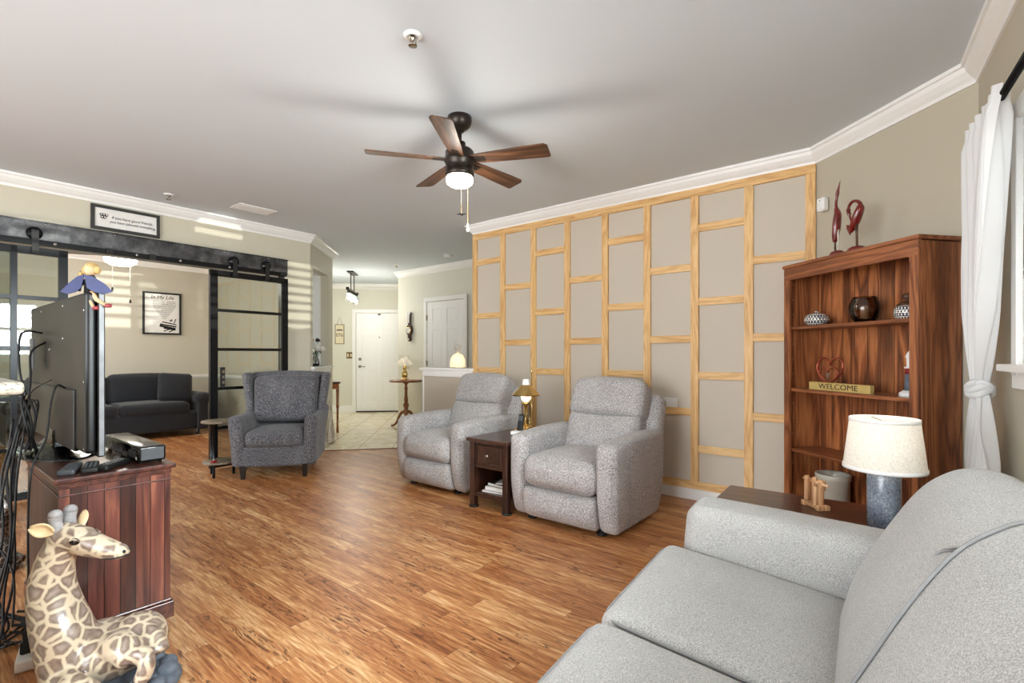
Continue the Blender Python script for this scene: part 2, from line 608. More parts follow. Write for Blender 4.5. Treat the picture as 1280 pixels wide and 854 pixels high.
plain('black_gloss', (12, 12, 13), .12)
plain('rubber', (14, 14, 15), .6)
plain('steel_bolt', (190, 190, 188), .25, 1.0)
plain('chrome', (205, 205, 205), .15, 1.0)
plain('nickel', (160, 152, 138), .3, 1.0)
plain('brass', (216, 184, 118), .18, 1.0, var=.08)
plain('antique_brass', (120, 96, 60), .35, .9)
plain('bronze', (50, 42, 36), .35, .6)
plain('copper', (176, 92, 72), .3, .8)
plain('white_plastic', (236, 236, 234), .4)
plain('grey_plastic', (66, 68, 72), .4)
plain('paper_white', (232, 230, 226), .8)
plain('paper_cream', (226, 216, 186), .8)
plain('ink', (20, 20, 20), .7)
plain('ink_grey', (120, 120, 120), .7)
plain('red_lacquer', (108, 26, 24), .18, var=.25, scale=20, Coat_Weight=.5)
plain('stone_grey', (96, 104, 116), .7, var=.25, scale=30)
plain('crock_glaze', (196, 192, 178), .3, var=.04)
plain('dark_leg', (24, 17, 14), .35)
plain('tan_skin', (206, 168, 128), .6)
plain('blond_hair', (176, 146, 92), .7, var=.3, scale=60)
plain('blue_cloth', (22, 33, 84), .5, var=.2, scale=30)
plain('red_cloth', (130, 24, 30), .5)
plain('sign_gold', (188, 162, 98), .55, var=.12, scale=25)
plain('petal_white', (240, 238, 228), .7)
plain('leaf_green', (58, 84, 46), .6, var=.3)
plain('petal_yellow', (196, 160, 70), .7)
plain('petal_dark', (52, 40, 42), .7)
plain('sconce_cream', (240, 226, 190), .5)
glassy('door_glass', (226, 230, 226), 1.75)
glassy('window_glass', (245, 248, 248), 1.45)
glassy('clear_glass', (236, 236, 232), 1.45)
glassy('smoke_glass', (214, 200, 188), 1.5)
sheer('sheer_white', (244, 244, 244), .15, .3)
sheer('blind_slat', (246, 246, 244), .0, .25)
emit('bulb_warm', (255, 236, 206), 5)
emit('bulb_white', (255, 248, 236), 12)
emit('flame', (255, 214, 140), 16)

def beam_steel():
    m = bpy.data.materials.new('beam_steel')
    t = NT(m); co = t.obj()
    n = t.n('TexNoise', {'Vector': co, 'Scale': 9.0, 'Detail': 6.0, 'Roughness': .7})
    col = t.ramp(n.outputs[0], [(.35, (58, 58, 60)), (.55, (92, 92, 94)), (.72, (124, 124, 124))])
    ro = t.math('ADD', t.math('MULTIPLY', n.outputs[0], .3), .2)
    t.end(col, ro, .75)
    MATS['beam_steel'] = m
beam_steel()

def linen(name, c, strength=0.0):
    m = bpy.data.materials.new(name)
    t = NT(m); co = t.obj()
    a = t.n('TexWave', {'Vector': co, 'Scale': 70.0, 'Distortion': 9.0, 'Detail': 4.0}, bands_direction='Z')
    b = t.n('TexNoise', {'Vector': co, 'Scale': 160.0, 'Detail': 2.0})
    f = t.math('ADD', t.math('MULTIPLY', a.outputs[0], .2), t.math('MULTIPLY', b.outputs[0], .8))
    l = lin(c)
    col = t.ramp(f, [(.25, tuple(x*.72 for x in l[:3])+(1,)), (.7, l)])
    df = t.n('BsdfDiffuse', {0: col}); tl = t.n('BsdfTranslucent', {0: col})
    mx = t.n('MixShader', {0: .22, 1: df.outputs[0], 2: tl.outputs[0]})
    t.t.links.new(mx.outputs[0], t.out.inputs[0])
    MATS[name] = m
linen('shade_linen', (238, 232, 222))
linen('milk_glass', (250, 244, 230))

def patches(name, ground, patch, heart, scale=14.0, gap=.11, patch2=None):
    m = bpy.data.materials.new(name)
    t = NT(m); co = t.obj()
    nz = t.n('TexNoise', {'Vector': co, 'Scale': scale*.8, 'Detail': 2.0})
    vv = t.n('VectorMath', {0: co, 1: t.n('VectorMath', {0: nz.outputs['Color'], 'Scale': .03}, operation='SCALE').outputs[0]}, operation='ADD')
    vo = t.n('TexVoronoi', {'Vector': vv.outputs[0], 'Scale': scale, 'Randomness': .85}, feature='DISTANCE_TO_EDGE')
    col = t.ramp(vo.outputs[0], [(gap*.5, ground), (gap*1.15, patch), (gap*1.7, patch), (gap*3.2, heart)])
    n2 = t.n('TexNoise', {'Vector': co, 'Scale': 40.0, 'Detail': 3.0})
    col = t.mix(t.math('MULTIPLY', t.math('POWER', n2.outputs[0], 2.0), .7), col, lin(ground))
    t.end(col, .32, 0, n2.outputs[0], .15, .002, Coat_Weight=.3)
    MATS[name] = m
patches('giraffe_coat', (204, 189, 165), (104, 84, 76), (146, 130, 126), 21.0, .13)
patches('silver_coat', (186, 184, 178), (30, 28, 28), (22, 20, 20), 30.0, .1)

def granite():
    m = bpy.data.materials.new('granite')
    t = NT(m); co = t.obj()
    n = t.n('TexNoise', {'Vector': co, 'Scale': 75.0, 'Detail': 3.0, 'Roughness': .8})
    col = t.ramp(n.outputs[0], [(.34, (96, 90, 84)), (.45, (172, 166, 152)), (.6, (190, 184, 170)), (.7, (140, 130, 116))])
    t.end(col, .25)
    MATS['granite'] = m
granite()

def dotted(name, ground, dots, scale=60.0, bands=()):
    """polka-dot glaze with plain bands round the pot"""
    m = bpy.data.materials.new(name)
    t = NT(m); co = t.obj(); sp = t.n('SeparateXYZ', {0: co})
    ang = t.math('MULTIPLY', t.math('ARCTAN2', sp.outputs[1], sp.outputs[0]), 12/PI)
    fx = t.math('SUBTRACT', t.math('FRACT', ang), .5)
    fz = t.math('SUBTRACT', t.math('FRACT', t.math('MULTIPLY', sp.outputs[2], scale)), .5)
    d = t.math('SQRT', t.math('ADD', t.math('MULTIPLY', fx, fx), t.math('MULTIPLY', fz, fz)))
    row = t.math('MODULO', t.math('FLOOR', t.math('MULTIPLY', sp.outputs[2], scale)), 2.0)
    inv = t.math('LESS_THAN', d, .3)
    f = t.math('ABSOLUTE', t.math('SUBTRACT', inv, row))
    t.end(t.mix(f, lin(ground), lin(dots)), .2, 0, Coat_Weight=.4)
    MATS[name] = m
dotted('polka_glaze', (232, 228, 214), (28, 34, 74), 58)

def ceramic_blue():
    m = bpy.data.materials.new('blue_glaze')
    t = NT(m); co = t.obj()
    n = t.n('TexNoise', {'Vector': co, 'Scale': 170.0, 'Detail': 3.0})
    n2 = t.n('TexNoise', {'Vector': co, 'Scale': 9.0, 'Detail': 3.0})
    f = t.math('ADD', t.math('MULTIPLY', n.outputs[0], .5), t.math('MULTIPLY', n2.outputs[0], .5))
    t.end(t.ramp(f, [(.34, (74, 82, 98)), (.5, (116, 124, 136)), (.66, (164, 168, 172))]), .22, 0, n.outputs[0], .2, .001)
    MATS['blue_glaze'] = m
ceramic_blue()

def checker_frame():
    m = bpy.data.materials.new('checker_frame')
    t = NT(m)
    mp = t.n('Mapping', {'Vector': t.obj(), 'Rotation': (0, PI/4, 0)})
    c = t.n('TexChecker', {'Vector': mp.outputs[0], 'Scale': 140.0, 1: lin((10, 10, 10)), 2: lin((66, 64, 60))})
    t.end(c.outputs[0], .5)
    MATS['checker_frame'] = m
checker_frame()

# ------------------------------------------------------------------ the setting
CEIL = 2.625
A0, A1 = (4.079, .54), (4.079, 3.855)            # batten wall
CORN = (3.357, -.246)                            # corner behind the bookshelf
RW = (-3.0, -.837)                               # far end of the window wall
LW0, LW1 = (-3.0, 5.52), (3.142, 5.681)          # wall with the sliding doors
NW1 = (3.875, 6.40)                              # end of the niche wall

fl = MB(); fl.prism([(-3.1, -1.0), (4.3, -1.0), (4.3, 9.3), (-3.1, 9.3)], -.05, 0)
struct('floor', fl, 'floor_wood')
ft = MB(); ft.prism([(3.12, 5.75), (4.079, 4.968), (4.079, 2.4), (6.0, 2.4), (8.2, 8.4), (5.2, 11.0), (3.9, 8.5), (3.86, 6.43)], -.04, .004)
struct('floor_tile', ft, 'tile')
tb = MB(); d_, L_ = along((3.15, 5.725), (4.079, 4.968)); tb.box((3.6145, 5.3465, .003), (L_, .03, .01), math.atan2(d_.y, d_.x))
struct('trim_threshold', tb, 'mahogany')
cl = MB(); cl.box((2.4, 4.7, CEIL+.05), (11.6, 12.6, .1))
struct('ceiling', cl, 'ceiling_paint')

WS = 1.0043
wall('wall_right', CORN, RW, 'olive_paint', side='L', th=.14, holes=[((3.357-2.62)*WS, (3.357-.42)*WS, 1.14, 2.06)])
wall('wall_accent', A0, A1, 'greige_paint', side='R')
wall('wall_corner', A0, CORN, 'olive_paint', side='L')
wall('wall_half', (4.079, 3.856), (4.079, 4.69), 'greige_paint', 0, .985, side='R')
OP0, OP1 = 2.35, 5.828                            # opening between the sliding doors
wall('wall_left', LW0, LW1, 'cream_paint', side='L', holes=[(OP0, OP1, 0, 2.09)])
wall('wall_niche', LW1, NW1, 'cream_paint', side='L', th=.10, holes=[(.108, .80, 1.03, 2.255)])
nb = MB(); nb.M = Matrix.Translation((3.142, 5.681, 0)) @ Matrix.Rotation(math.atan2(.719, .733), 4, 'Z')
nb.box((.454, .235, 1.64), (.80, .03, 1.3)).box((.09, .16, 1.64), (.036, .12, 1.3)).box((.818, .16, 1.64), (.036, .12, 1.3)).box((.454, .16, 2.275), (.76, .12, .04)).box((.454, .16, 1.0), (.76, .12, .03))
struct('wall_niche_back', nb, 'white_trim')
wall('wall_foyer_left', NW1, (4.75, 10.07), 'foyer_paint', side='L')
DW0, DW1 = (4.75, 10.068), (7.1, 7.718)
wall('wall_foyer_back', DW0, DW1, 'foyer_paint', side='L')
wall('wall_foyer_right', (5.53, 7.04), (5.57, 2.4), 'foyer_paint', side='L')
wall('wall_foyer_return', (7.0, 7.75), (5.65, 7.04), 'foyer_paint', side='L')
wall('wall_foyer_end', (5.6, 2.45), (4.1, 2.45), 'foyer_paint', side='L')
wall('wall_study_back', (-2.6, 9.15), (3.45, 9.15), 'study_paint', side='L')
wall('wall_study_right', (3.36, 9.15), (3.36, 6.12), 'study_paint', side='L', th=.06)
wall('wall_study_left', (-2.5, 5.5), (-2.5, 9.15), 'study_paint', side='L', holes=[(.9, 2.9, .7, 2.2)])
wall('wall_back', RW, LW0, 'cream_paint', side='L', holes=[(1.0, 5.3, .04, 2.25)])  # rear opening made up to let the added fill light in

# crown moulding and skirting
CR = [(0, 2.523), (.011, 2.523), (.014, 2.541), (.03, 2.556), (.05, 2.582), (.058, 2.604), (.07, 2.607), (.073, CEIL), (0, CEIL)]
sweep('trim_1', [LW0, LW1, NW1, (3.80, 6.475)], CR, 'white_trim')
sweep('trim_2', [(4.3, 3.857), A1, A0, CORN, RW], CR, 'white_trim')
sweep('trim_3', [DW0, DW1], CR, 'white_trim')
sweep('trim_4', [(6.2, 7.33), (5.53, 7.04), (5.57, 2.5)], CR, 'white_trim')
sweep('trim_5', [(-2.5, 9.15), (3.36, 9.15), (3.36, 6.2)], CR, 'white_trim')
BB = [(0, 0), (.014, 0), (.014, .075), (.008, .09), (0, .09)]
sweep('baseboard_right', [A1, A0, CORN, RW], BB, 'white_trim')
def LP(X): return (X, 5.612+(X-.512)*.0262)
sweep('baseboard_left', [LP(2.90), LW1, NW1, (3.80, 6.475)], BB, 'white_trim')
sweep('baseboard_study', [(-2.5, 9.15), (3.36, 9.15), (3.36, 6.2)], [(0, 0), (.014, 0), (.014, .11), (.008, .13), (0, .13)], 'white_trim')
sweep('trim_6', [(-2.5, 9.15), (3.36, 9.15), (3.36, 6.2)], [(0, .80), (.012, .80), (.022, .825), (.022, .845), (0, .85)], 'white_trim')
DS = .7071
def DP(s, off=0.0): return (DW0[0]+DS*s-DS*off, DW0[1]-DS*s-DS*off)
DSL = (5.93-4.75)/DS                               # hinge edge of the front door along its wall
sweep('baseboard_foyer', [DW0, DP(DSL-.09)], [(0, 0), (.014, 0), (.014, .12), (.008, .14), (0, .14)], 'white_trim')
sweep('baseboard_foyer_right', [(5.535, 6.35), (5.53, 7.04), (6.2, 7.33)], BB, 'white_trim')

# battens on the feature wall
bx = 4.079-.0095
def batten(n, y0, y1, z0, z1, m):
    mb = MB(); mb.box((0, 0, 0), (.019, y1-y0, z1-z0))
    o = struct('trim_%d' % n, mb, m, loc=(bx, (y0+y1)/2, (z0+z1)/2), bevel=.0015)
k = 7
batten(k, .54, 3.855, 2.458, 2.523, 'pine_flat'); k += 1
batten(k, .54, 3.855, .09, .152, 'pine_flat'); k += 1
ys = [.572+.4064*i for i in range(9)]
for y in ys:
    batten(k, y-.03175, y+.03175, .152, 2.458, 'pine'); k += 1
for i in range(8):
    y0, y1 = ys[i]+.03175, ys[i+1]-.03175
    odd = (7-i) % 2
    for z in ((1.89, 1.307, .71) if odd else (2.2, 1.605, 1.01, .418)):
        batten(k, y0, y1, z-.03, z+.03, 'pine_flat'); k += 1

# ledge and end casing of the half wall, niche sill, casing strips of the big opening
mb = MB(); mb.box((4.139, 4.285, 1.0075), (.20, .90, .03)).box((4.075, 4.27, .955), (.03, .84, .075)).box((4.139, 4.70, .49), (.14, .02, .985))
struct('trim_ledge', mb, 'white_trim', bevel=.004)
mb = MB(); mb.M = nb.M; mb.box((.454, .08, 1.015), (.86, .26, .03)).box((.454, -.01, .975), (.80, .025, .05))
struct('trim_niche_sill', mb, 'white_trim', bevel=.004)

# window over the sofa: frame, sashes, panes, sill
wa = math.atan2(-.093, -1)
wnd = bpy.data.objects.new('window_1', None); COL.objects.link(wnd); wnd['kind'] = 'structure'
wnd.location = (CORN[0], CORN[1], 0); wnd.rotation_euler = (0, 0, wa)
s0, s1 = (3.357-2.62)*WS, (3.357-.42)*WS
def wf(*bs):
    mb = MB()
    for (a, b, y0, y1, z0, z1) in bs:
        mb.box(((a+b)/2, (y0+y1)/2, (z0+z1)/2), (b-a, y1-y0, z1-z0))
    return mb
mids = [s0+(s1-s0)*f for f in (0, 1/3, 2/3, 1)]
wf((s0-.065, s0+.004, -.022, .0, 1.10, 2.125), (s1-.004, s1+.065, -.022, .0, 1.10, 2.125), (s0-.065, s1+.065, -.022, .0, 2.056, 2.125)).done('window_casing', 'white_trim', wnd, bevel=.004)
wf((s0-.085, s1+.085, -.06, .06, 1.115, 1.142), (s0-.065, s1+.065, -.02, .0, 1.05, 1.115)).done('window_sill', 'white_trim', wnd, bevel=.004)
fr = []
for a, b in zip(mids, mids[1:]):
    fr += [(a, a+.045, .05, .10, 1.14, 2.06), (b-.045, b, .05, .10, 1.14, 2.06), (a+.045, b-.045, .05, .10, 2.015, 2.06), (a+.045, b-.045, .05, .10, 1.14, 1.19), (a+.045, b-.045, .055, .095, 1.585, 1.625)]
wf(*fr).done('window_frame', 'white_trim', wnd)
for a, b in zip(mids, mids[1:]):
    wf((a+.045, b-.045, .072, .078, 1.19, 2.015)).done('window_pane', 'window_glass', wnd)

# paved ground outside
mb = MB(); mb.box((0, -9, -.35), (34, 16, .1))
struct('ground_outside', mb, plain('paving', (176, 174, 168), .9, var=.1, scale=3))
# ------------------------------------------------------------------ doors
def panel_door(name, w_, h_, M, knob_side, m='door_white', swing=1):
    """six-panel door lying in the XZ plane of its own frame, x 0..w, face towards -y"""
    d = bpy.data.objects.new(name, None); COL.objects.link(d); d['kind'] = 'structure'
    d.matrix_world = M
    mb = MB()
    st = .115; mid = .10
    pw = (w_-2*st-mid)/2
    rows = [(.20, .20+.50*h_*.62), (0, 0)]
    z = [0, .20, .20+.31*h_, .20+.31*h_+.115, h_-.12-.115-.11*h_-.0, 0, 0]
    zb = [(.20, .36*h_), (.36*h_+.10, .775*h_), (.775*h_+.10, h_-.115)]
    # stiles and rails proud of the field
    mb.box((w_/2, .0, h_/2), (w_, .028, h_))
    y = -.0175
    def b(x0, x1, z0, z1): mb.box(((x0+x1)/2, y, (z0+z1)/2), (x1-x0, .011, z1-z0))
    b(0, st, 0, h_); b(w_-st, w_, 0, h_); b(st+pw, st+pw+mid, 0, h_)
    zz = [0, zb[0][0], zb[0][1], zb[1][0], zb[1][1], zb[2][0], zb[2][1], h_]
    for i in range(0, 8, 2):
        b(st, st+pw, zz[i], zz[i+1]); b(st+pw+mid, w_-st, zz[i], zz[i+1])
    for (u, v) in zb:
        for x0 in (st, st+pw+mid):
            mb.box((x0+pw/2, -.015, (u+v)/2), (pw-.06, .008, v-u-.06))
    mb.done('door_panel', m, d, bevel=.004)
    return d

def door_casing(d, w_, h_, cw=.07):
    mb = MB()
    mb.box((-cw/2-.012, -.024, h_/2), (cw, .022, h_+.02)).box((w_+cw/2+.012, -.024, h_/2), (cw, .022, h_+.02)).box((w_/2, -.024, h_+.01+cw/2), (w_+2*cw+.024, .022, cw))
    mb.done('door_casing', 'white_trim', d, bevel=.004)

def lever(d, x, z, flip=1):
    mb = MB(); R = Matrix.Rotation(PI/2, 4, 'X')
    mb.M = Matrix.Translation((x, -.024, z)) @ R
    mb.lathe([(.03, 0), (.03, .012), (.012, .014), (.012, .045), (0, .048)], seg=18)
    mb.M = Matrix.Identity(4)
    mb.tube([(x, -.062, z), (x+.03*flip, -.064, z), (x+.11*flip, -.062, z-.004)], .009, 8)
    mb.done('door_handle', 'nickel', d)

fd = panel_door('door_1', .915, 2.02, Matrix.Translation((*DP(DSL, .016), .006)) @ Matrix.Rotation(-PI/4, 4, 'Z'), 0)
door_casing(fd, .915, 2.02)
lever(fd, .07, .93)
mb = MB(); mb.M = Matrix.Translation((.07, -.024, 1.08)) @ Matrix.Rotation(PI/2, 4, 'X'); mb.lathe([(.032, 0), (.03, .012), (.014, .016), (.014, .03), (0, .03)], seg=18)
mb.done('deadbolt', 'nickel', fd)
mb = MB(); mb.M = Matrix.Translation((.4575, -.024, 1.53)) @ Matrix.Rotation(PI/2, 4, 'X'); mb.lathe([(.012, 0), (.012, .006), (0, .007)], seg=12)
mb.done('peephole', 'bronze', fd)
mb = MB(); mb.box((.4575, -.04, 1.995), (.05, .03, .03)); mb.done('door_sensor', 'grey_plastic', fd, bevel=.003)
mb = MB(); mb.box((.4575, -.03, .012), (.915, .03, .02)); mb.done('door_sweep', 'bronze', fd)

cd = panel_door('door_2', .82, 2.03, Matrix.Translation((5.514, 6.235, .006)) @ Matrix.Rotation(-PI/2+.008, 4, 'Z'), 1)
door_casing(cd, .82, 2.03)
for z in (.28, 1.03, 1.78):
    mb = MB(); mb.tube([(-.008, -.034, z-.045), (-.008, -.034, z+.045)], .009, 8).box((-.008, -.028, z), (.03, .006, .085)); mb.done('door_hinge', 'nickel', cd)
mb = MB(); mb.M = Matrix.Translation((.75, -.024, .93)) @ Matrix.Rotation(PI/2, 4, 'X'); mb.lathe([(.03, 0), (.028, .01), (.012, .014), (.012, .03), (.028, .045), (.03, .06), (.016, .07), (0, .072)], seg=18)
mb.done('door_knob', 'nickel', cd)

# ------------------------------------------------------------------ big opening: steel header, track, two sliding doors
LA = math.atan2(.0262, 1)
def LM(X, off=0.0, z=0.0):
    """frame on the wall with the sliding doors: x along it, -y into the room"""
    p = LP(X); return (p[0]+off*math.sin(LA), p[1]-off*math.cos(LA), z)
hb = MB(); hb.box((0, 0, 0), (4.0, .055, .175)).box((0, -.03, .083), (4.0, .02, .012))
beam = hb.done('steel_header_beam', 'beam_steel', None, loc=LM(2.832-2.0, .030, 2.18), rz=LA, bevel=.002)
tag(beam, 'long weathered grey steel header beam above the wide glass door opening', 'beam')
for i in range(9):
    mb = MB(); mb.M = Matrix.Translation((-1.9+.46*i, -.028, .07)) @ Matrix.Rotation(PI/2, 4, 'X'); mb.lathe([(.008, 0), (.007, .004), (0, .005)], seg=8)
    mb.done('bolt', 'steel_bolt', beam)
jm = MB(); jm.box((-2.0, .062, 2.084), (4.0, .124, .012)).box((-.006, .062, 1.04), (.012, .124, 2.08))
jb = struct('trim_opening_liner', jm, 'black_metal', loc=LM(2.826, 0, 0), rz=LA)
tk = thing('door_track', 'black steel sliding door track running along the lower edge of header beam', 'door track', LM(2.80, .093, 2.09), LA)
mb = MB(); mb.box((-2.0, 0, 0), (4.0, .008, .042)); mb.done('rail', 'black_metal', tk, bevel=.001)
for x in (-.03, -.62, -1.07, -1.42, -1.98, -2.6):
    mb = MB(); mb.M = Matrix.Translation((x, 0, 0)) @ Matrix.Rotation(PI/2, 4, 'X'); mb.lathe([(.012, .004), (.012, .012), (.008, .016), (0, .017)], seg=12); mb.done('track_bolt', 'steel_bolt', tk)
for x in (-.05, -1.3, -1.62):
    mb = MB(); mb.box((x, -.012, .002), (.05, .022, .05)); mb.done('door_stop', 'black_matte', tk, bevel=.004)

def sliding_door(name, label, X0, X1, stile, mullions, rollers, off):
    w_ = X1-X0
    d = thing(name, label, 'sliding door', LM(X0, off, .018), LA)
    H_ = 2.03
    mb = MB()
    for a, b in [(0, stile), (w_-stile, w_)]+[(x-.02, x+.02) for x in mullions]:
        mb.box(((a+b)/2, 0, H_/2), (b-a, .038, H_))
    mb.box((w_/2, 0, H_-.03), (w_, .038, .06)).box((w_/2, 0, .03), (w_, .038, .06))
    mb.done('frame', 'black_metal', d, bevel=.0015)
    zs = [.06]+[.405*i for i in range(1, 5)]+[H_-.06]
    for i in range(1, 5):
        mb = MB(); mb.box((w_/2, 0, .405*i), (w_-2*stile, .034, .03)); mb.done('rail', 'black_metal', d, bevel=.0015)
    xs = [stile]+list(mullions)+[w_-stile]
    for a, b in zip(xs, xs[1:]):
        for u, v in zip(zs, zs[1:]):
            mb = MB(); mb.box(((a+b)/2, .004, (u+v)/2), (b-a-.002, .006, v-u-.002)); mb.done('glass_pane', 'door_glass', d)
    for x in rollers:
        mb = MB(); mb.box((x, -.040, H_+.045), (.045, .006, .19)).box((x, -.03, H_-.03), (.04, .02, .03)).done('hanger_strap', 'black_matte', d, bevel=.001)
        mb = MB(); mb.M = Matrix.Translation((x, -.008, H_+.115)) @ Matrix.Rotation(PI/2, 4, 'X'); mb.lathe([(.0, -.012), (.05, -.012), (.05, -.008), (.042, -.004), (.042, .004), (.05, .008), (.05, .012), (.018, .012), (.018, .03), (0, .03)], seg=20)
        mb.done('roller_wheel', 'black_metal', d)
    return d
rd = sliding_door('sliding_glass_door', 'black framed sliding glass door hanging behind the dark tweed armchair', 2.0, 2.822, .075, [], [.235, .575], .065)
mb = MB(); mb.box((.115, -.03, .93), (.038, .03, .20)); hd = mb.done('door_handle', 'black_matte', rd, bevel=.002)
for z in (.875, .93, .985):
    mb = MB(); mb.box((.115, -.046, z), (.02, .004, .03)); mb.done('handle_inset', 'nickel', hd)
sliding_door('sliding_glass_door', 'black framed sliding glass door with extra mullion behind the television', -.32, .905, .06, [.9, .4], [.25, 1.02], .065)

# ------------------------------------------------------------------ ceiling things
fan = thing('ceiling_fan', 'five blade bronze and walnut ceiling fan with lit bowl over living room', 'ceiling fan', (2.157, 2.155, 0))
mb = MB(); mb.lathe([(.073, CEIL), (.074, 2.60), (.068, 2.575), (.048, 2.553), (.03, 2.545), (.026, 2.535)], seg=28); mb.done('canopy', 'bronze', fan)
mb = MB(); mb.lathe([(.0125, 2.55), (.0125, 2.43)], seg=12); mb.done('downrod', 'bronze', fan)
mb = MB(); mb.lathe([(.018, 2.475), (.035, 2.47), (.038, 2.43), (.075, 2.425), (.087, 2.41), (.087, 2.375), (.092, 2.37), (.092, 2.345), (.084, 2.335), (.084, 2.295), (.088, 2.293), (.088, 2.262), (.08, 2.26)], seg=32); mb.done('motor_housing', 'bronze', fan)
mb = MB(); mb.lathe([(.078, 2.265), (.082, 2.245), (.078, 2.222), (.06, 2.208), (.03, 2.202), (0, 2.201)], seg=28, cap=False); mb.done('light_bowl', 'bulb_white', fan)
for i, a in enumerate((-166.5, -94.2, -16.6, 51, 122.7)):
    a = math.radians(a-51.03)
    rootb = MB()
    pit = math.radians(12)
    M = Matrix.Rotation(a, 4, 'Z') @ Matrix.Translation((0, 0, 2.362)) @ Matrix.Rotation(-pit, 4, 'X')
    prof = [(.07, .038), (.12, .043), (.20, .05), (.35, .057), (.50, .063), (.545, .064), (.555, .056)]
    prof2 = [(.555, -.045), (.535, -.063), (.50, -.063), (.35, -.057), (.20, -.05), (.12, -.043), (.07, -.038)]
    rootb.prism([(x, y) for x, y in prof]+[(x, y) for x, y in prof2], -.004, .004)
    o = rootb.done('blade', 'walnut_blade', fan, bevel=.0015)
    o.matrix_local = M
    mb = MB(); mb.box((.12, 0, -.006), (.09, .04, .006)).box((.085, 0, -.004), (.03, .05, .012))
    b = mb.done('blade_bracket', 'bronze', o, bevel=.001)
for (dx, dy, z, kind_) in ((-.03, -.045, 2.02, 'fan'), (.02, -.05, 1.955, 'bulb')):
    pts = [(dx, dy, 2.29), (dx, dy, z)]
    mb = MB(); mb.tube(pts, .0016, 6); c = mb.done('pull_chain', 'antique_brass', fan)
    mb = MB()
    if kind_ == 'fan':
        for q in range(4):
            an = q*PI/2+.5; mb.box((dx+.014*math.cos(an), dy+.014*math.sin(an), z), (.024, .009, .004), an)
        mb.ball((dx, dy, z), .007, 10, 6)
        mb.done('chain_fob', 'black_matte', c)
    else:
        mb.lathe([(.004, .02), (.007, .01), (.004, 0), (.009, -.008), (.012, -.02), (.008, -.03), (0, -.034)], (dx, dy, z), 12); mb.done('chain_fob', 'white_plastic', c)
light('fan_lamp', 'POINT', (2.157, 2.155, 2.17), 14, (1, .94, .84), shadow_soft_size=.08)

def sprinkler(loc, label):
    s = thing('fire_sprinkler', label, 'sprinkler', loc)
    mb = MB(); mb.lathe([(0, 0), (.042, 0), (.042, -.004), (.03, -.012), (.024, -.012), (.02, -.004), (0, -.004)], seg=24); mb.done('escutcheon', 'white_plastic', s)
    mb = MB(); mb.lathe([(.012, -.002), (.012, -.018), (.006, -.022), (.006, -.03)], seg=12)
    mb.tube([(-.016, 0, -.014), (-.018, 0, -.03), (-.006, 0, -.046)], .003, 6).tube([(.016, 0, -.014), (.018, 0, -.03), (.006, 0, -.046)], .003, 6)
    mb.lathe([(0, -.044), (.02, -.046), (.02, -.049), (0, -.05)], seg=16); mb.done('sprinkler_head', 'nickel', s)
sprinkler((1.469, 1.766, CEIL), 'white ceiling sprinkler nearer the viewer than the ceiling fan')
sprinkler((1.543, 5.23, CEIL), 'small ceiling sprinkler above the framed quote sign')
sprinkler((5.051, 6.476, CEIL), 'tiny ceiling sprinkler in the foyer beside chandelier')
vt = thing('ceiling_vent', 'white rectangular ceiling vent above the sliding glass door wall', 'vent', (2.231, 5.10, CEIL), LA)
mb = MB(); mb.box((0, 0, -.004), (.36, .22, .008)); mb.done('vent_frame', 'white_trim', vt, bevel=.002)
mb = MB()
for i in range(9): mb.box((0, -.08+.02*i, -.011), (.31, .014, .004))
mb.done('grille', 'white_plastic', vt)
sd = thing('smoke_detector', 'round white smoke detector on ceiling before the foyer', 'smoke detector', (4.996, 5.227, CEIL))
mb = MB(); mb.lathe([(.07, 0), (.07, -.018), (.058, -.034), (.03, -.04), (0, -.041)], seg=24); mb.done('housing', 'white_plastic', sd)
mb = MB(); mb.lathe([(.06, -.0185), (.072, -.0185), (.072, -.022), (.06, -.022)], seg=24); mb.done('vent_ring', 'grey_plastic', sd)

# ------------------------------------------------------------------ writing on the wall
def frame_box(parent, w_, h_, fw, dpt, m, name='frame'):
    mb = MB()
    mb.box((-w_/2+fw/2, 0, 0), (fw, dpt, h_)).box((w_/2-fw/2, 0, 0), (fw, dpt, h_)).box((0, 0, h_/2-fw/2), (w_-2*fw, dpt, fw)).box((0, 0, -h_/2+fw/2), (w_-2*fw, dpt, fw))
    return mb.done(name, m, parent)
R90 = (PI/2, 0, 0)
qs = thing('framed_quote_sign', 'small framed quote sign with checkered border resting on steel header beam', 'sign', LM(1.325, .018, 2.398), LA)
frame_box(qs, .515, .218, .026, .022, 'checker_frame')
mb = MB(); mb.box((0, .003, 0), (.465, .01, .168)); mb.done('sheet', 'paper_white', qs)
text('lettering', 'If you have good friends,', 'ink', .034, qs, (.045, -.0035, .012), R90, shear=.2, sx=.93)
text('lettering', 'you have (almost) everything.', 'ink', .034, qs, (.05, -.0035, -.026), R90, shear=.2, sx=.86)
mb = MB()
rnd = random.Random(3)
for q in range(5):
    cx, cz = -.185+.018*(q % 3)+.006*(q//3), .026-.022*(q//3)
    mb.tube([(cx+.012*math.cos(a/10*2*PI), -.0035, cz+.011*math.sin(a/10*2*PI)) for a in range(10)], .002, 5, closed=True)
    mb.tube([(cx-.01, -.0035, cz), (cx+.004, -.0035, cz-.012)], .003, 5)
mb.done('flower_drawing', 'ink', qs)

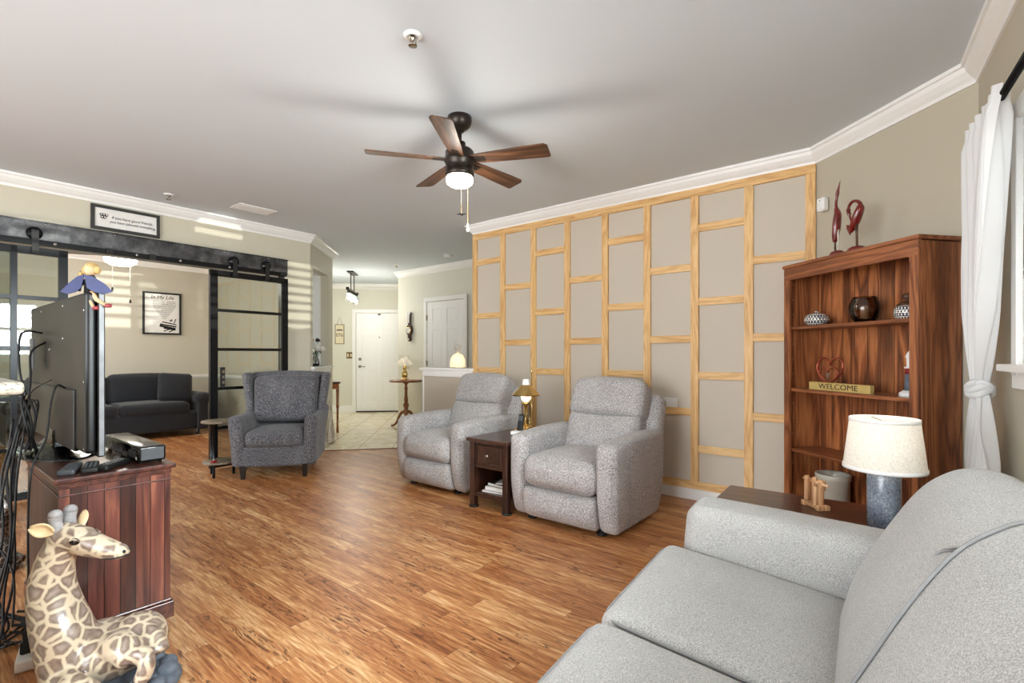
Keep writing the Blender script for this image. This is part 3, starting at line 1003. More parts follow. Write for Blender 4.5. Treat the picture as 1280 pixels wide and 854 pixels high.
# picture in the study
pc = thing('framed_lyric_print', 'black framed black-and-white print with heart of words above the dark sofa', 'picture', (2.605, 9.125, 1.82))
frame_box(pc, .51, .655, .025, .03, 'black_matte')
mb = MB(); mb.box((0, .008, 0), (.46, .01, .605)); mb.done('print', 'paper_white', pc)
text('lettering', 'In My Life', 'ink', .078, pc, (.0, .002, .25), R90, shear=.25, extrude=.0004)
mb = MB()
for r_ in range(15):
    v = r_/14
    z = .19-.29*v
    hw = .15*math.sqrt(max(0, 1-(v*1.02-.18)**2*1.55)) if v < .25 else .152*(1-((v-.25)/.75)**1.25)
    x = -hw
    while x < hw:
        wd = rnd.uniform(.008, .024)
        if not (v < .1 and abs(x) < .03):
            mb.box((x+.03+wd/2, .0025, z), (min(wd, hw-x), .001, .008))
        x += wd+.006
mb.done('word_heart', 'ink_grey', pc)
mb = MB()
for (x0, z0_, x1, z1_, t_) in ((.0, -.13, .19, -.165, .016), (-.03, -.165, .19, -.20, .022), (-.035, -.19, .18, -.235, .03), (.02, -.22, .18, -.245, .03), (.02, -.275, .11, -.235, .014), (.09, -.285, .17, -.24, .014), (.16, -.14, .185, -.075, .012), (.10, -.10, .14, -.105, .012), (.105, -.12, .135, -.085, .012)):
    d2 = Vector((x1-x0, 0, z1_-z0_)); L2 = d2.length; a2 = math.atan2(d2.z, d2.x)
    sv = mb.M; mb.M = Matrix.Translation(((x0+x1)/2, .0025, (z0_+z1_)/2)) @ Matrix.Rotation(-a2, 4, 'Y'); mb.box((0, 0, 0), (L2, .001, t_)); mb.M = sv
mb.done('street_drawing', 'ink', pc)

# house number plaque and switch plate in the foyer
def onDW(p, off=.006): 
    s = (p[0]-DW0[0])*DS-(p[1]-DW0[1])*DS
    return DP(s, off)
q = onDW((5.69, 9.13))
pl = thing('number_plaque', 'small cream plaque hung by a string left of the front door', 'plaque', (*q, 1.595), -PI/4)
frame_box(pl, .185, .40, .012, .012, 'antique_brass')
mb = MB(); mb.box((0, .001, 0), (.17, .006, .385)); mb.done('plate', 'paper_cream', pl)
mb = MB(); mb.box((0, -.004, .085), (.12, .004, .022)); mb.done('heading_line', 'ink', pl)
text('numerals', '076', 'ink', .10, pl, (0, -.003, -.02), R90, sx=.95)
mb = MB(); mb.tube([(-.05, 0, .20), (0, -.002, .36), (.05, 0, .20)], .003, 6); mb.done('hanging_cord', 'antique_brass', pl)
q = onDW((5.83, 8.99))
sw = thing('light_switch', 'brass double light switch plate beside the front door', 'light switch', (*q, 1.165), -PI/4)
mb = MB(); mb.box((0, 0, 0), (.125, .008, .13)); mb.done('plate', 'antique_brass', sw, bevel=.003)
for x in (-.03, .03):
    mb = MB(); mb.box((x, -.008, 0), (.03, .01, .065)); mb.done('rocker', 'paper_cream', sw, bevel=.002)

ot = thing('wall_outlet', 'white blank outlet plate on batten wall behind the recliner', 'outlet', (4.074, 1.588, .78), -PI/2)
mb = MB(); mb.box((0, 0, 0), (.125, .008, .078)); mb.done('plate', 'white_plastic', ot, bevel=.003)
mb = MB(); mb.box((0, -.005, 0), (.07, .004, .034)); mb.done('insert', 'door_white', ot, bevel=.001)
ms = thing('motion_sensor', 'small white motion sensor high on wall above the bookcase', 'sensor', (4.003, .478, 2.205), PI/2+math.atan2(.68, -.733)+.1)
mb = MB(); mb.rbox((0, -.02, 0), (.062, .045, .095), .012); mb.done('housing', 'white_plastic', ms)
mb = MB(); mb.rbox((0, -.043, -.012), (.044, .008, .045), .003); mb.done('lens', 'paper_white', ms)
mb = MB(); mb.ball((0, -.043, .026), .004, 8, 6); mb.done('indicator', 'ink_grey', ms)
# ------------------------------------------------------------------ seating
def recliner(loc, label, rz=0.0, lean=0.0):
    """faces -x; footprint x 0..0.78, y -0.42..0.42"""
    r = thing('recliner', label, 'recliner', loc, rz, 'grey recliners by the batten wall')
    T = 'recliner_tweed'
    for s in (-1, 1):
        mb = MB()
        def wp(x, y, z, s=s):
            # arm: top slopes gently down to the front, body slims towards the floor at the back
            t = (x+.40)/.8
            z2 = z + (.012*math.sin(t*PI) if z > 0 else 0) - (.02*(1-t)**3 if z > .2 else 0)
            x2 = x + (.05*((-z)/.3)**2 if z < 0 and x < 0 else 0) - (.10*((-z)/.3)**2 if z < 0 and x > 0 else 0)
            return (x2, y*(1.0+.06*(z/.3)), z2)
        mb.rbox((.40, s*.352, .322), (.80, .145, .596), .045, puff=(.02, .012, .0), warp=wp, m=7)
        a = mb.done('arm', T, r)
        mb = MB()
        mb.tube(catmull([(.19, s*.427, .05), (.185, s*.432, .30), (.185, s*.431, .47), (.20, s*.431, .505), (.45, s*.431, .505), (.66, s*.428, .49)], 5), .0035, 6)
        mb.done('seam', 'piping_grey', a)
    mb = MB()
    mb.rbox((.27, 0, .365), (.62, .575, .215), .075, puff=(.03, 0, .03), m=6)
    mb.done('seat_cushion', T, r)
    mb = MB()
    def fp(x, y, z):
        return (x + .05*max(0, (-z)/.11)**2, y, z)
    mb.rbox((.035, 0, .142), (.13, .575, .225), .04, puff=(.03, 0, .0), warp=fp, m=6)
    mb.done('footrest', T, r)
    # back cushions lean from the seat up and away
    bx0, bz0, bx1, bz1 = .60, .42, .80+lean, .985
    ang = math.atan2(bx1-bx0, bz1-bz0)
    Mb = Matrix.Translation((bx0, 0, bz0)) @ Matrix.Rotation(ang, 4, 'Y')
    mb = MB(); mb.M = Mb
    mb.rbox((.0, 0, .135), (.21, .615, .36), .06, puff=(.05, 0, 0.0), m=6)
    mb.done('lumbar_cushion', T, r)
    mb = MB(); mb.M = Mb
    def hp(x, y, z):
        k = 1-.05*max(0, z/.16)**2
        return (x, y*k, z - .02*(y/.31)**2*(1 if z > 0 else 0))
    mb.rbox((-.01, 0, .435), (.215, .63, .33), .065, puff=(.035, 0, .006), warp=hp, m=6)
    mb.done('headrest_cushion', T, r)
    mb = MB(); mb.M = Mb
    mb.tube([(-.128+.03*abs(t/8-.5)*2, -.25+.5*t/8, .287-.012*math.sin(t/8*PI)) for t in range(9)], .006, 6)
    mb.done('back_crease', 'piping_grey', r)
    mb = MB(); mb.M = Mb
    def sp(x, y, z):
        return (x, y*(1-.03*max(0, z/.3)), z)
    mb.rbox((.13, 0, .20), (.16, .80, .64), .06, puff=(.03, 0, .01), warp=sp, m=6)
    mb.done('back_shell', T, r)
    mb = MB(); mb.box((.44, 0, .04), (.52, .54, .05)); mb.done('base', 'black_matte', r)
    for (x, y) in ((.10, .28), (.10, -.28), (.68, .28), (.68, -.28)):
        mb = MB(); mb.lathe([(.035, 0), (.035, .012), (.022, .014), (.022, .04)], (x, y, 0), 14); mb.done('foot', 'black_matte', r)
    return r
recliner((2.80, 1.870, 0), 'grey tweed recliner nearer the bookcase, just in front of batten wall', 0, .02)
recliner((2.90, 3.30, 0), 'grey tweed recliner farther away, beside the half wall ledge', 0, .04)

# wing armchair in charcoal tweed
def armchair():
    c = thing('tweed_armchair', 'charcoal tweed wingback armchair in front of the glass sliding door', 'armchair', (2.261, 4.747, 0), math.radians(-38.5))
    T = 'armchair_tweed'
    # legs: front pair square and dark, rear pair raked
    for (x, y, tx, ty) in ((-.275, .02, 0, 0), (.275, .02, 0, 0), (-.26, .63, 0, .06), (.26, .63, 0, .06)):
        mb = MB()
        P = [(x+i*.017, y+j*.017, 0) for i, j in ((-1, -1), (1, -1), (1, 1), (-1, 1))]+[(x+tx+i*.027, y-ty+j*.027, .13) for i, j in ((-1, -1), (1, -1), (1, 1), (-1, 1))]
        mb.add(P, [(3, 2, 1, 0), (4, 5, 6, 7), (0, 1, 5, 4), (1, 2, 6, 5), (2, 3, 7, 6), (3, 0, 4, 7)])
        lg = mb.done('leg', 'dark_leg', c, bevel=.002)
        mb = MB(); mb.lathe([(.014, 0), (.014, .006), (0, .007)], (x, y, -.001), 10); mb.done('glide', 'chrome', lg)
    mb = MB(); mb.rbox((0, .31, .21), (.62, .64, .20), .03, m=6); mb.done('seat_rail', T, c)
    mb = MB(); mb.rbox((0, .235, .375), (.515, .56, .155), .05, puff=(0, .012, .02), m=6); mb.done('seat_cushion', T, c)
    for s in (-1, 1):
        mb = MB()
        def wp(x, y, z, s=s):
            t = (y+.37)/.74                       # 0 front .. 1 back
            zz = z
            if z > 0:
                zz = z*(1 + .16*(1-t) - .05) + .28*max(0, t-.60)**1.3*z/.2
                # the front post flares upward then dips, and climbs again into the wing
            flare = .035*(z/.2)*(1 if z > 0 else .2)*(0.4+.6*t)
            return (x+s*flare, y - (.03*(z/.2) if y < 0 else -.02*(z/.2)), zz)
        mb.rbox((s*.32, .31, .345), (.115, .70, .47), .045, puff=(.012, .01, 0), warp=wp, m=9)
        mb.done('arm', T, c)
    # back with wings: a shell swept round three sides, leaning back
    def shell(mb, inner, zt):
        pass
    mb = MB()
    def bw(x, y, z):
        t = (z+.40)/.80
        y2 = y + .09*t + .0*x
        xw = x*(1 + .14*t)
        z2 = z + (.02*(1-(x/.36)**2) if z > .2 else 0)
        return (xw, y2, z2)
    mb.rbox((0, .615, .565), (.70, .11, .84), .05, puff=(0, .01, 0), warp=bw, m=9)
    mb.done('backrest', T, c)
    for s in (-1, 1):
        mb = MB()
        def ww(x, y, z, s=s):
            t = (z+.20)/.4
            depth = 1-.35*(1-t)
            return (x + s*.05*t, (y-.09)*depth*1.0 + .09 + .07*t, z+.0)
        mb.rbox((s*.345, .525, .79), (.07, .20, .40), .034, puff=(.006, 0, 0), warp=ww, m=7)
        mb.done('wing', T, c)
    mb = MB()
    def cw(x, y, z):
        t = (z+.2)/.4
        return (x*(1+.06*t), y+.06*t, z + .012*(1-(x/.26)**2)*(1 if z > 0 else 0))
    mb.rbox((0, .515, .715), (.60, .16, .47), .055, puff=(0, .03, .0), warp=cw, m=7)
    mb.done('back_cushion', T, c)
armchair()

# black sofa in the study
def study_sofa():
    s = thing('dark_sofa', 'charcoal black two-seat sofa in the study behind the glass doors', 'sofa', (1.86, 8.6, 0))
    B = 'sofa_black'
    mb = MB(); mb.rbox((0, .02, .22), (1.9, .82, .26), .04, m=6); mb.done('base', B, s)
    for x in (-.42, .42):
        mb = MB(); mb.rbox((x, -.06, .41), (.83, .68, .17), .06, puff=(0, .01, .02), m=6); mb.done('seat_cushion', B, s)
        mb = MB()
        def lean(x_, y_, z_): return (x_, y_+.14*(z_+.2), z_+.015*(1-(x_/.42)**2)*(1 if z_ > 0 else 0))
        mb.rbox((x, .26, .67), (.82, .2, .44), .08, puff=(0, .03, 0), warp=lean, m=6); mb.done('back_cushion', B, s)
    mb = MB(); mb.rbox((0, .38, .52), (1.9, .14, .66), .05, m=6); mb.done('back_frame', B, s)
    for sg in (-1, 1):
        mb = MB(); mb.rbox((sg*.99, -.03, .29), (.14, .82, .42), .03, m=6); mb.rbox((sg*1.0, -.03, .535), (.22, .86, .17), .083, m=6); mb.done('arm', B, s)
        for y in (-.38, .36):
            mb = MB(); mb.lathe([(.025, 0), (.035, .10)], (sg*.93, y, 0), 12); lg = mb.done('leg', 'dark_leg', s)
            mb = MB(); mb.lathe([(.03, 0), (.03, .008)], (sg*.93, y, -.001), 12); mb.done('glide', 'chrome', lg)
study_sofa()
mb = MB(); mb.rbox((0, 0, 0), (.42, .12, .42), .055, puff=(0, .05, 0), m=6)
o = mb.done('throw_pillow', 'sofa_black', None, loc=(2.57, 8.44, .70), rot=(-.33, .08, -.15)); tag(o, 'square black throw pillow leaning at the arm end of study sofa', 'pillow')

# ------------------------------------------------------------------ the big grey sofa by the window
SA = math.atan2(.093, 1)
sf = thing('grey_sofa', 'large light grey upholstered sofa with piped cushions under the window', 'sofa', (1.2, .19, 0), SA-.0)
G = 'sofa_grey'
# local frame: x along the sofa (far end +), y towards its front
def SL(X, Y):
    v = Matrix.Rotation(-SA, 3, 'Z') @ Vector((X-1.2, Y-.19, 0)); return v.x, v.y
mb = MB(); mb.rbox((-.02, -.03, .21), (1.6, .84, .28), .03, m=6); mb.done('base', G, sf)
def piping(mb, x0, x1, y0, y1, z, rc=.06):
    pts = []
    for (cx, cy, a0) in ((x1-rc, y1-rc, 0), (x0+rc, y1-rc, PI/2), (x0+rc, y0+rc, PI), (x1-rc, y0+rc, 1.5*PI)):
        for i in range(5):
            a = a0+PI/2*i/4
            yy_ = cy+rc*math.sin(a); pts.append((cx+rc*math.cos(a), yy_, z+.115*(yy_-.15)))
    mb.tube(pts, .004, 8, closed=True)
for (x0, x1) in ((.008, .622), (-.66, .0)):
    mb = MB(); xc = (x0+x1)/2
    def tw(x_, y_, z_): return (x_, y_, z_+.115*y_)
    mb.rbox((xc, .15, .383), (x1-x0, .63, .165), .045, puff=(0, .012, .02), warp=tw, m=7)
    cu = mb.done('seat_cushion', G, sf)
    mb = MB(); piping(mb, x0+.006, x1-.006, -.15, .459, .446)
    mb.done('piping', 'piping_grey', cu)
for sg, x in ((1, .717), (-1, -.77)):
    mb = MB()
    def aw(x_, y_, z_): return (x_, y_ - (.02*(z_/.3) if y_ > 0 else 0), z_+(.045*y_ if z_ > 0 else 0))
    mb.rbox((x, -.005, .345), (.215, .83, .55), .045, puff=(.008, .01, .008), warp=aw, m=8)
    mb.done('arm', G, sf)
for x, y in ((.72, .32), (-.76, .32), (.72, -.36), (-.76, -.36)):
    mb = MB(); mb.lathe([(.025, 0), (.035, .09)], (x, y, 0), 12); mb.done('leg', 'dark_leg', sf)
# rounded back: a rolled profile drawn along the sofa, closing softly at its far end
prof = [(-.06, .40), (-.078, .48), (-.10, .555), (-.137, .629), (-.175, .70), (-.218, .77), (-.26, .825), (-.301, .86), (-.348, .885), (-.395, .89), (-.44, .873), (-.475, .83), (-.49, .75), (-.49, .50), (-.49, .2)]
pp = catmull([(0, a, b) for a, b in prof], 3)
xa, xb = -.87, .62
NX = 40
def backfn(u, v):
    i = min(int(v*(len(pp)-1)+.5), len(pp)-1)
    p = pp[i]
    x = xa+(xb-xa)*u
    e = max(0, (u-.86)/.14)
    cy, cz = -.29, .55
    k = 1-.30*(1-math.sqrt(max(0, 1-e*e)))*1.0
    swell = .012*math.sin(min(1, u/.86)*PI)
    return (x + .0, cy+(p.y-cy)*k + swell*(1 if p.y > -.36 else 0), cz+(p.z-cz)*(1-.12*(1-math.sqrt(max(0, 1-e*e)))))
mb = MB(); mb.grid(backfn, NX, len(pp)-1)
endc = [backfn(1.0, j/(len(pp)-1)) for j in range(len(pp))]
mb.add(endc+[(xb+.03, -.29, .55)], [(j, j+1, len(endc)) for j in range(len(endc)-1)], True)
bk = mb.done('backrest', G, sf)
mb = MB()
pts = []
for j in range(len(pp)):
    v = j/(len(pp)-1)
    if .02 < v < .74:
        h_ = pp[j].z
        u = (-.107+.09*max(0, (h_-.55)/.33)**1.5 - xa)/(xb-xa) + .10*max(0, v-.52)
        pts.append(Vector(backfn(u, v)) + Vector((0, .003, .003)))
mb.tube(pts, .0036, 8)
mb.done('piping', 'piping_grey', bk)
mb = MB()
jv = .44
for s_ in (0,):
    q0 = Vector(backfn(.565, jv)); q1 = Vector(backfn(.59, jv-.03)); q2 = Vector(backfn(.61, jv-.07))
    mb.tube([q0+Vector((0, .002, .003)), q1+Vector((0, .003, .003)), q2], [.004, .003, .0015], 6)
mb.done('pleat', 'piping_grey', bk)
# ------------------------------------------------------------------ end table between the recliners
et = thing('end_table', 'dark brown end table with one drawer between the two recliners', 'end table', (2.80, 2.50, 0))
TW, TD, TH = .38, .66, .54
for x in (.025, TD-.025):
    for y in (-TW/2+.025, TW/2-.025):
        mb = MB(); mb.box((x, y, (TH-.03)/2+.006), (.048, .048, TH-.042)); lg = mb.done('leg', 'espresso', et, bevel=.003)
        mb = MB(); mb.lathe([(.038, 0), (.04, .008), (.034, .016), (.0, .016)], (x, y, 0), 18); mb.done('floor_cup', 'black_matte', lg)
mb = MB(); mb.box((TD/2-.01, 0, TH-.015), (TD+.03, TW+.03, .026)); mb.done('tabletop', 'espresso_top', et, bevel=.005)
for y in (-TW/2+.022, TW/2-.022):
    mb = MB(); mb.box((TD/2, y, .31), (TD-.09, .016, .40)); mb.done('side_panel', 'espresso', et)
mb = MB(); mb.box((TD-.03, 0, .31), (.014, TW-.08, .40)); mb.done('back_panel', 'espresso', et)
mb = MB(); mb.box((TD/2, 0, .115), (TD-.03, TW-.05, .02)); mb.box((.02, 0, .105), (.02, TW-.09, .035)); mb.done('shelf', 'espresso', et, bevel=.002)
mb = MB(); mb.box((.02, 0, .325), (.024, TW-.09, .024)).box((.02, 0, .50), (.024, TW-.09, .02)).box((TD/2, 0, .325), (TD-.08, TW-.06, .012)); mb.done('apron', 'espresso', et, bevel=.002)
mb = MB(); mb.box((.018, 0, .413), (.018, TW-.10, .148)); dr = mb.done('drawer', 'espresso', et, bevel=.002)
mb = MB(); mb.box((.008, 0, .48), (.012, TW-.115, .012)).box((.008, 0, .346), (.012, TW-.115, .012)).box((.008, -.126, .413), (.012, .012, .146)).box((.008, .126, .413), (.012, .012, .146)); mb.done('drawer_moulding', 'espresso', dr, bevel=.003)
mb = MB(); mb.M = Matrix.Translation((.01, 0, .413)) @ Matrix.Rotation(-PI/2, 4, 'Y'); mb.lathe([(.006, 0), (.006, .012), (.014, .018), (.015, .024), (.008, .03), (0, .031)], seg=16); mb.done('knob', 'nickel', dr)

def flat_book(name, label, cat, c, d, rz, m, group, pages=True):
    o = thing(name, label, cat, c, rz, group)
    mb = MB(); mb.box((0, 0, d[2]/2), d); mb.done('cover', m, o, bevel=.001)
    if pages:
        mb = MB(); mb.box((-.002, 0, d[2]/2), (d[0]+.002, d[1]-.006, d[2]*.62)); mb.done('pages', 'paper_white', o)
    return o
GB = 'reading matter on the end table shelf'
plain('cover_pink', (206, 196, 200), .4); plain('cover_black', (30, 34, 34), .35, var=.4, scale=60); plain('cover_white', (220, 218, 212), .45, var=.1, scale=50); plain('cover_green', (136, 140, 108), .4, var=.2, scale=40)
flat_book('magazine', 'pale magazine at the bottom of the pile on the end table shelf', 'magazine', (2.95, 2.47, .1255), (.21, .26, .012), .12, 'cover_pink', GB)
flat_book('book', 'thick white book second from bottom on the end table shelf', 'book', (2.955, 2.465, .139), (.19, .23, .026), .05, 'cover_white', GB)
flat_book('book', 'black covered book in the middle of the pile under the drawer', 'book', (2.965, 2.465, .1665), (.17, .21, .02), -.12, 'cover_black', GB)
flat_book('pamphlet', 'small white pamphlet lying on the black book under the drawer', 'pamphlet', (2.96, 2.44, .188), (.12, .15, .008), .35, 'cover_white', GB, False)
rk = thing('greeting_card', 'small upright card with red figure standing behind the books on shelf', 'card', (3.10, 2.44, .126), .1, GB)
mb = MB(); mb.box((0, 0, .085), (.01, .17, .17)); mb.done('card', 'cover_green', rk, bevel=.002)
mb = MB(); mb.box((-.0065, 0, .163), (.003, .17, .014)).box((-.0065, .079, .085), (.003, .012, .17)).box((-.0065, -.079, .085), (.003, .012, .17)); mb.done('card_border', 'paper_white', rk)
mb = MB(); mb.lathe([(0, 0), (.024, 0), (.02, .04), (.008, .055), (.012, .07), (.009, .085), (0, .088)], (-.012, .04, .05), 12, sx=.25); mb.done('red_figure', 'red_cloth', rk)

# brass table lamp on it
bl = thing('brass_lamp', 'brass lamp with cone metal shade on the end table between recliners', 'table lamp', (3.30, 2.52, .538))
mb = MB(); mb.box((0, 0, .012), (.15, .15, .02)).box((0, 0, .028), (.12, .12, .016)); mb.done('base', 'brass', bl, bevel=.004)
mb = MB()
mb.lathe([(.05, .034), (.05, .042), (.03, .05), (.02, .06)], seg=20)
mb.lathe([(.016, .05), (.016, .22)], seg=14)
for q in range(4):
    a = q*PI/2+.6; mb.tube([(.03*math.cos(a), .03*math.sin(a), .04), (.03*math.cos(a), .03*math.sin(a), .225)], .005, 8)
mb.lathe([(.02, .22), (.036, .228), (.036, .24), (.022, .25)], seg=18)
mb.done('column', 'brass', bl)
mb = MB(); mb.lathe([(.02, .25), (.034, .262), (.042, .285), (.04, .305), (.03, .325), (.026, .35), (.026, .36)], seg=18, cap=False); mb.done('glass_chimney', 'milk_glass', bl)
mb = MB(); mb.lathe([(.12, .30), (.115, .302), (.045, .372), (.04, .385), (.04, .39), (.043, .39), (.048, .375), (.119, .307)], seg=28, cap=False); mb.done('lamp_shade', 'brass', bl)
mb = MB(); mb.lathe([(.03, .372), (.044, .374), (.044, .388), (.03, .392), (.028, .425), (.03, .432), (.02, .436), (0, .436)], seg=18); mb.done('shade_cap', 'white_plastic', bl)
mb = MB(); mb.tube([(.055, -.02, .03), (.055, -.02, .47)], .0035, 8); mb.lathe([(.003, .47), (.007, .475), (.005, .49), (.009, .50), (.004, .515), (0, .535)], (.055, -.02, 0), 10); mb.done('carrying_rod', 'brass', bl)
light('brass_lamp_bulb', 'POINT', (3.30, 2.52, .845), 2.2, (1, .85, .62), shadow_soft_size=.02)

ph = thing('cordless_phone', 'black cordless phone standing in its white cradle on the end table', 'telephone', (3.14, 2.46, .538), .2)
mb = MB(); mb.rbox((0, 0, .016), (.13, .11, .032), .012); mb.done('cradle', 'white_plastic', ph)
mb = MB(); mb.M = Matrix.Translation((.0, 0, .03)) @ Matrix.Rotation(.3, 4, 'Y'); mb.rbox((0, 0, .065), (.026, .05, .14), .012); hs = mb.done('handset', 'black_matte', ph)
mb = MB(); mb.M = Matrix.Translation((.0, 0, .03)) @ Matrix.Rotation(.3, 4, 'Y'); mb.box((-.0135, 0, .10), (.003, .036, .04)); mb.done('screen', 'grey_plastic', hs)

# ------------------------------------------------------------------ bookcase across the corner
BA = math.radians(50)
BW, BD, BH = .917, .272, 1.777
BC = (3.19, -.015)
bc = thing('bookcase', 'tall stained pine bookcase with plank back standing across the corner', 'bookcase', (*BC, 0), BA)
# local x runs along the front from the end by the curtain, y negative goes back to the wall
for x in (.011, BW-.011):
    mb = MB(); mb.box((x, -BD/2-.01, .875), (.022, BD-.02, 1.75)); mb.done('side_panel', 'shelf_wood', bc, bevel=.002)
mb = MB(); mb.box((BW/2, -BD/2+.004, BH-.011), (BW+.016, BD+.008, .022)); mb.done('top', 'shelf_wood_flat', bc, bevel=.003)
mb = MB(); mb.box((BW/2, -BD+.008, .9), (BW-.044, .012, 1.72)); mb.done('back_panel', 'shelf_back', bc)
for x in (.024, BW-.024):
    mb = MB(); mb.box((x, -.009, .86), (.048, .018, 1.64))
    mb.box((x+(.017 if x < .5 else -.017), .0005, .9), (.004, .003, 1.5))
    mb.done('face_stile', 'shelf_wood', bc, bevel=.003)
mb = MB(); mb.box((BW/2, -.009, 1.715), (BW, .02, .08)); mb.done('header', 'shelf_wood_flat', bc, bevel=.003)
mb = MB(); mb.box((BW/2, -.012, .05), (BW-.004, .018, .10)); mb.done('plinth', 'shelf_wood_flat', bc, bevel=.003)
SH = (1.365, .955, .556, .118)
for z in SH:
    mb = MB(); mb.box((BW/2, -BD/2-.004, z-.010), (BW-.05, BD-.026, .02)); mb.done('shelf', 'shelf_wood_flat', bc, bevel=.002)
for i in range(15):
    z = .25+.1*i
    mb = MB(); mb.box((BW-.0235, -.05, z), (.004, .012, .004)); mb.done('shelf_pin', 'nickel', bc)
CB, SB = math.cos(BA), math.sin(BA)
def BP(x, y, z): return (BC[0]+x*CB+(-y)*SB, BC[1]+x*SB-(-y)*CB, z)   # y given negative into the case

# crane carvings on top
def blob_thing(parts_fn): pass
b1 = thing('crane_carving', 'slender red carved crane with neck stretched straight up on the bookcase', 'carving', BP(.548, -.06, BH), BA-PI*.02, 'red carved cranes')
mb = MB(); mb.lathe([(0, 0), (.044, 0), (.046, .008), (.042, .022), (.03, .03), (0, .031)], seg=20, sx=1.0, sy=.8); mb.done('base', 'red_lacquer', b1)
for x in (-.012, .014):
    mb = MB(); mb.tube([(x, 0, .02), (x, 0, .08), (x*.7, 0, .16)], [.0055, .005, .007], 8); mb.done('leg', 'drift_wood' if x < 0 else 'walnut_blade', b1)
mb = MB()
mb.tube(catmull([(.016, 0, .085), (.012, 0, .12), (.004, 0, .165), (-.002, 0, .215), (-.006, 0, .255), (.004, 0, .29), (.006, 0, .325), (0, 0, .355), (-.006, 0, .385), (-.02, 0, .43), (-.026, 0, .447)], 5), [x for x in [.003]+[.006+.016*math.sin(min(1, i/26)*PI)**.8+.004 for i in range(1, 28)]+[.009-.0002*k for k in range(8)]+[.0085, .010, .0115, .0115, .0105, .009, .0075, .006, .005, .004, .0035, .003, .0025, .002, .002]][:51], 10, flat=.8)
mb.done('body', 'red_lacquer', b1)
b2 = thing('crane_carving', 'red carved crane bending its neck down to preen on the bookcase', 'carving', BP(.412, -.06, BH), BA, 'red carved cranes')
mb = MB(); mb.lathe([(0, 0), (.05, 0), (.052, .008), (.046, .022), (.03, .03), (0, .031)], seg=20, sx=1.0, sy=.8); mb.done('base', 'red_lacquer', b2)
mb = MB(); mb.tube([(-.005, 0, .02), (-.003, 0, .09), (0, 0, .16)], [.007, .006, .01], 8); mb.done('leg', 'walnut_blade', b2)
mb = MB()
mb.tube(catmull([(.045, 0, .115), (.03, 0, .135), (.012, 0, .165), (-.005, 0, .20), (-.022, 0, .235), (-.028, 0, .262), (-.014, 0, .285), (.010, 0, .297), (.034, 0, .293), (.052, 0, .272), (.053, 0, .245), (.046, 0, .222), (.038, 0, .195), (.034, 0, .172)], 4),
        [.004+.026*math.sin(min(1, i/24)*PI)**.9 if i < 20 else max(.0035, .0135-.00028*(i-20)) + (.005 if 37 < i < 44 else 0) for i in range(53)], 10, flat=.75)
for q in range(4):
    mb.tube([(.028+.01*q, .0, .15+.006*q), (.045+.006*q, 0, .105+.012*q)], [.008, .003], 6)
mb.done('body', 'red_lacquer', b2)

# shelf contents
sg_ = thing('sugar_bowl', 'round lidded blue and white polka dot bowl on the bookcase top shelf', 'bowl', BP(.78, -.13, SH[0]))
mb = MB(); mb.lathe([(.035, 0), (.045, .003), (.068, .022), (.073, .042), (.068, .058)], seg=28); mb.done('bowl', 'polka_glaze', sg_)
mb = MB(); mb.lathe([(.069, .058), (.066, .066), (.045, .08), (.015, .086), (.009, .088), (.013, .096), (0, .10)], seg=28); mb.done('lid', 'polka_glaze', sg_)
gv = thing('glass_vase', 'squat smoky glass hurricane vase with pale candle on the top shelf', 'vase', BP(.425, -.13, SH[0]))
mb = MB(); mb.lathe([(.045, 0), (.05, .004), (.066, .03), (.08, .07), (.08, .10), (.066, .135), (.060, .15), (.056, .15), (.062, .133), (.076, .10), (.076, .07), (.062, .03), (.045, .008), (0, .008)], seg=28, cap=False); mb.done('vessel', 'smoke_glass', gv)
mb = MB(); mb.lathe([(.028, .009), (.028, .03), (.02, .034), (.02, .09), (.012, .10), (0, .102)], seg=18); mb.done('candle', 'paper_cream', gv)
jr = thing('polka_dot_jar', 'tall blue and white polka dot jar with knobbed lid beside smoky vase', 'jar', BP(.17, -.13, SH[0]))
mb = MB(); mb.lathe([(.04, 0), (.052, .01), (.06, .04), (.054, .066), (.042, .074)], seg=26); mb.done('jar_body', 'polka_glaze', jr)
mb = MB(); mb.lathe([(.046, .074), (.044, .082), (.03, .095), (.012, .10), (.008, .104), (.02, .114), (.024, .125), (.014, .142), (0, .146)], seg=22); mb.done('lid', 'walnut_blade', jr)

ht = thing('wire_heart', 'copper wire double heart with small cross behind the welcome sign', 'ornament', BP(.70, -.15, SH[1]), BA)
mb = MB(); mb.box((0, 0, .006), (.10, .05, .012)); mb.done('base', 'black_matte', ht, bevel=.003)
def heart(w_, h_, z0, shift, skew=0.0):
    P = []
    for i in range(37):
        t = -PI+2*PI*i/36
        x = 16*math.sin(t)**3/16
        z = (13*math.cos(t)-5*math.cos(2*t)-2*math.cos(3*t)-math.cos(4*t)+17)/29
        P.append((-x*w_/2+shift-skew*(z-.4), .004*math.sin(i), z0+z*h_))
    return P
mb = MB(); mb.tube(heart(.205, .19, .012, 0, .02), .0065, 8, closed=True); mb.done('outer_heart', 'copper', ht)
mb = MB(); mb.tube(heart(.15, .13, .012, .01, .01), .005, 8, closed=True); mb.done('inner_heart', 'copper', ht)
mb = MB(); mb.box((.012, 0, .088), (.007, .006, .06)).box((.012, 0, .098), (.042, .006, .007)); mb.done('cross', 'chrome', ht, bevel=.001)
wl = thing('welcome_sign', 'gold wooden block sign reading welcome on the bookcase middle shelf', 'sign', BP(.53, -.06, SH[1]), BA)
mb = MB(); mb.box((0, 0, .025), (.44, .03, .05)); mb.done('block', 'sign_gold', wl, bevel=.003)
text('lettering', 'WELCOME', 'ink', .046, wl, (-.0, .0155, .0255), (PI/2, 0, PI), sx=1.28)
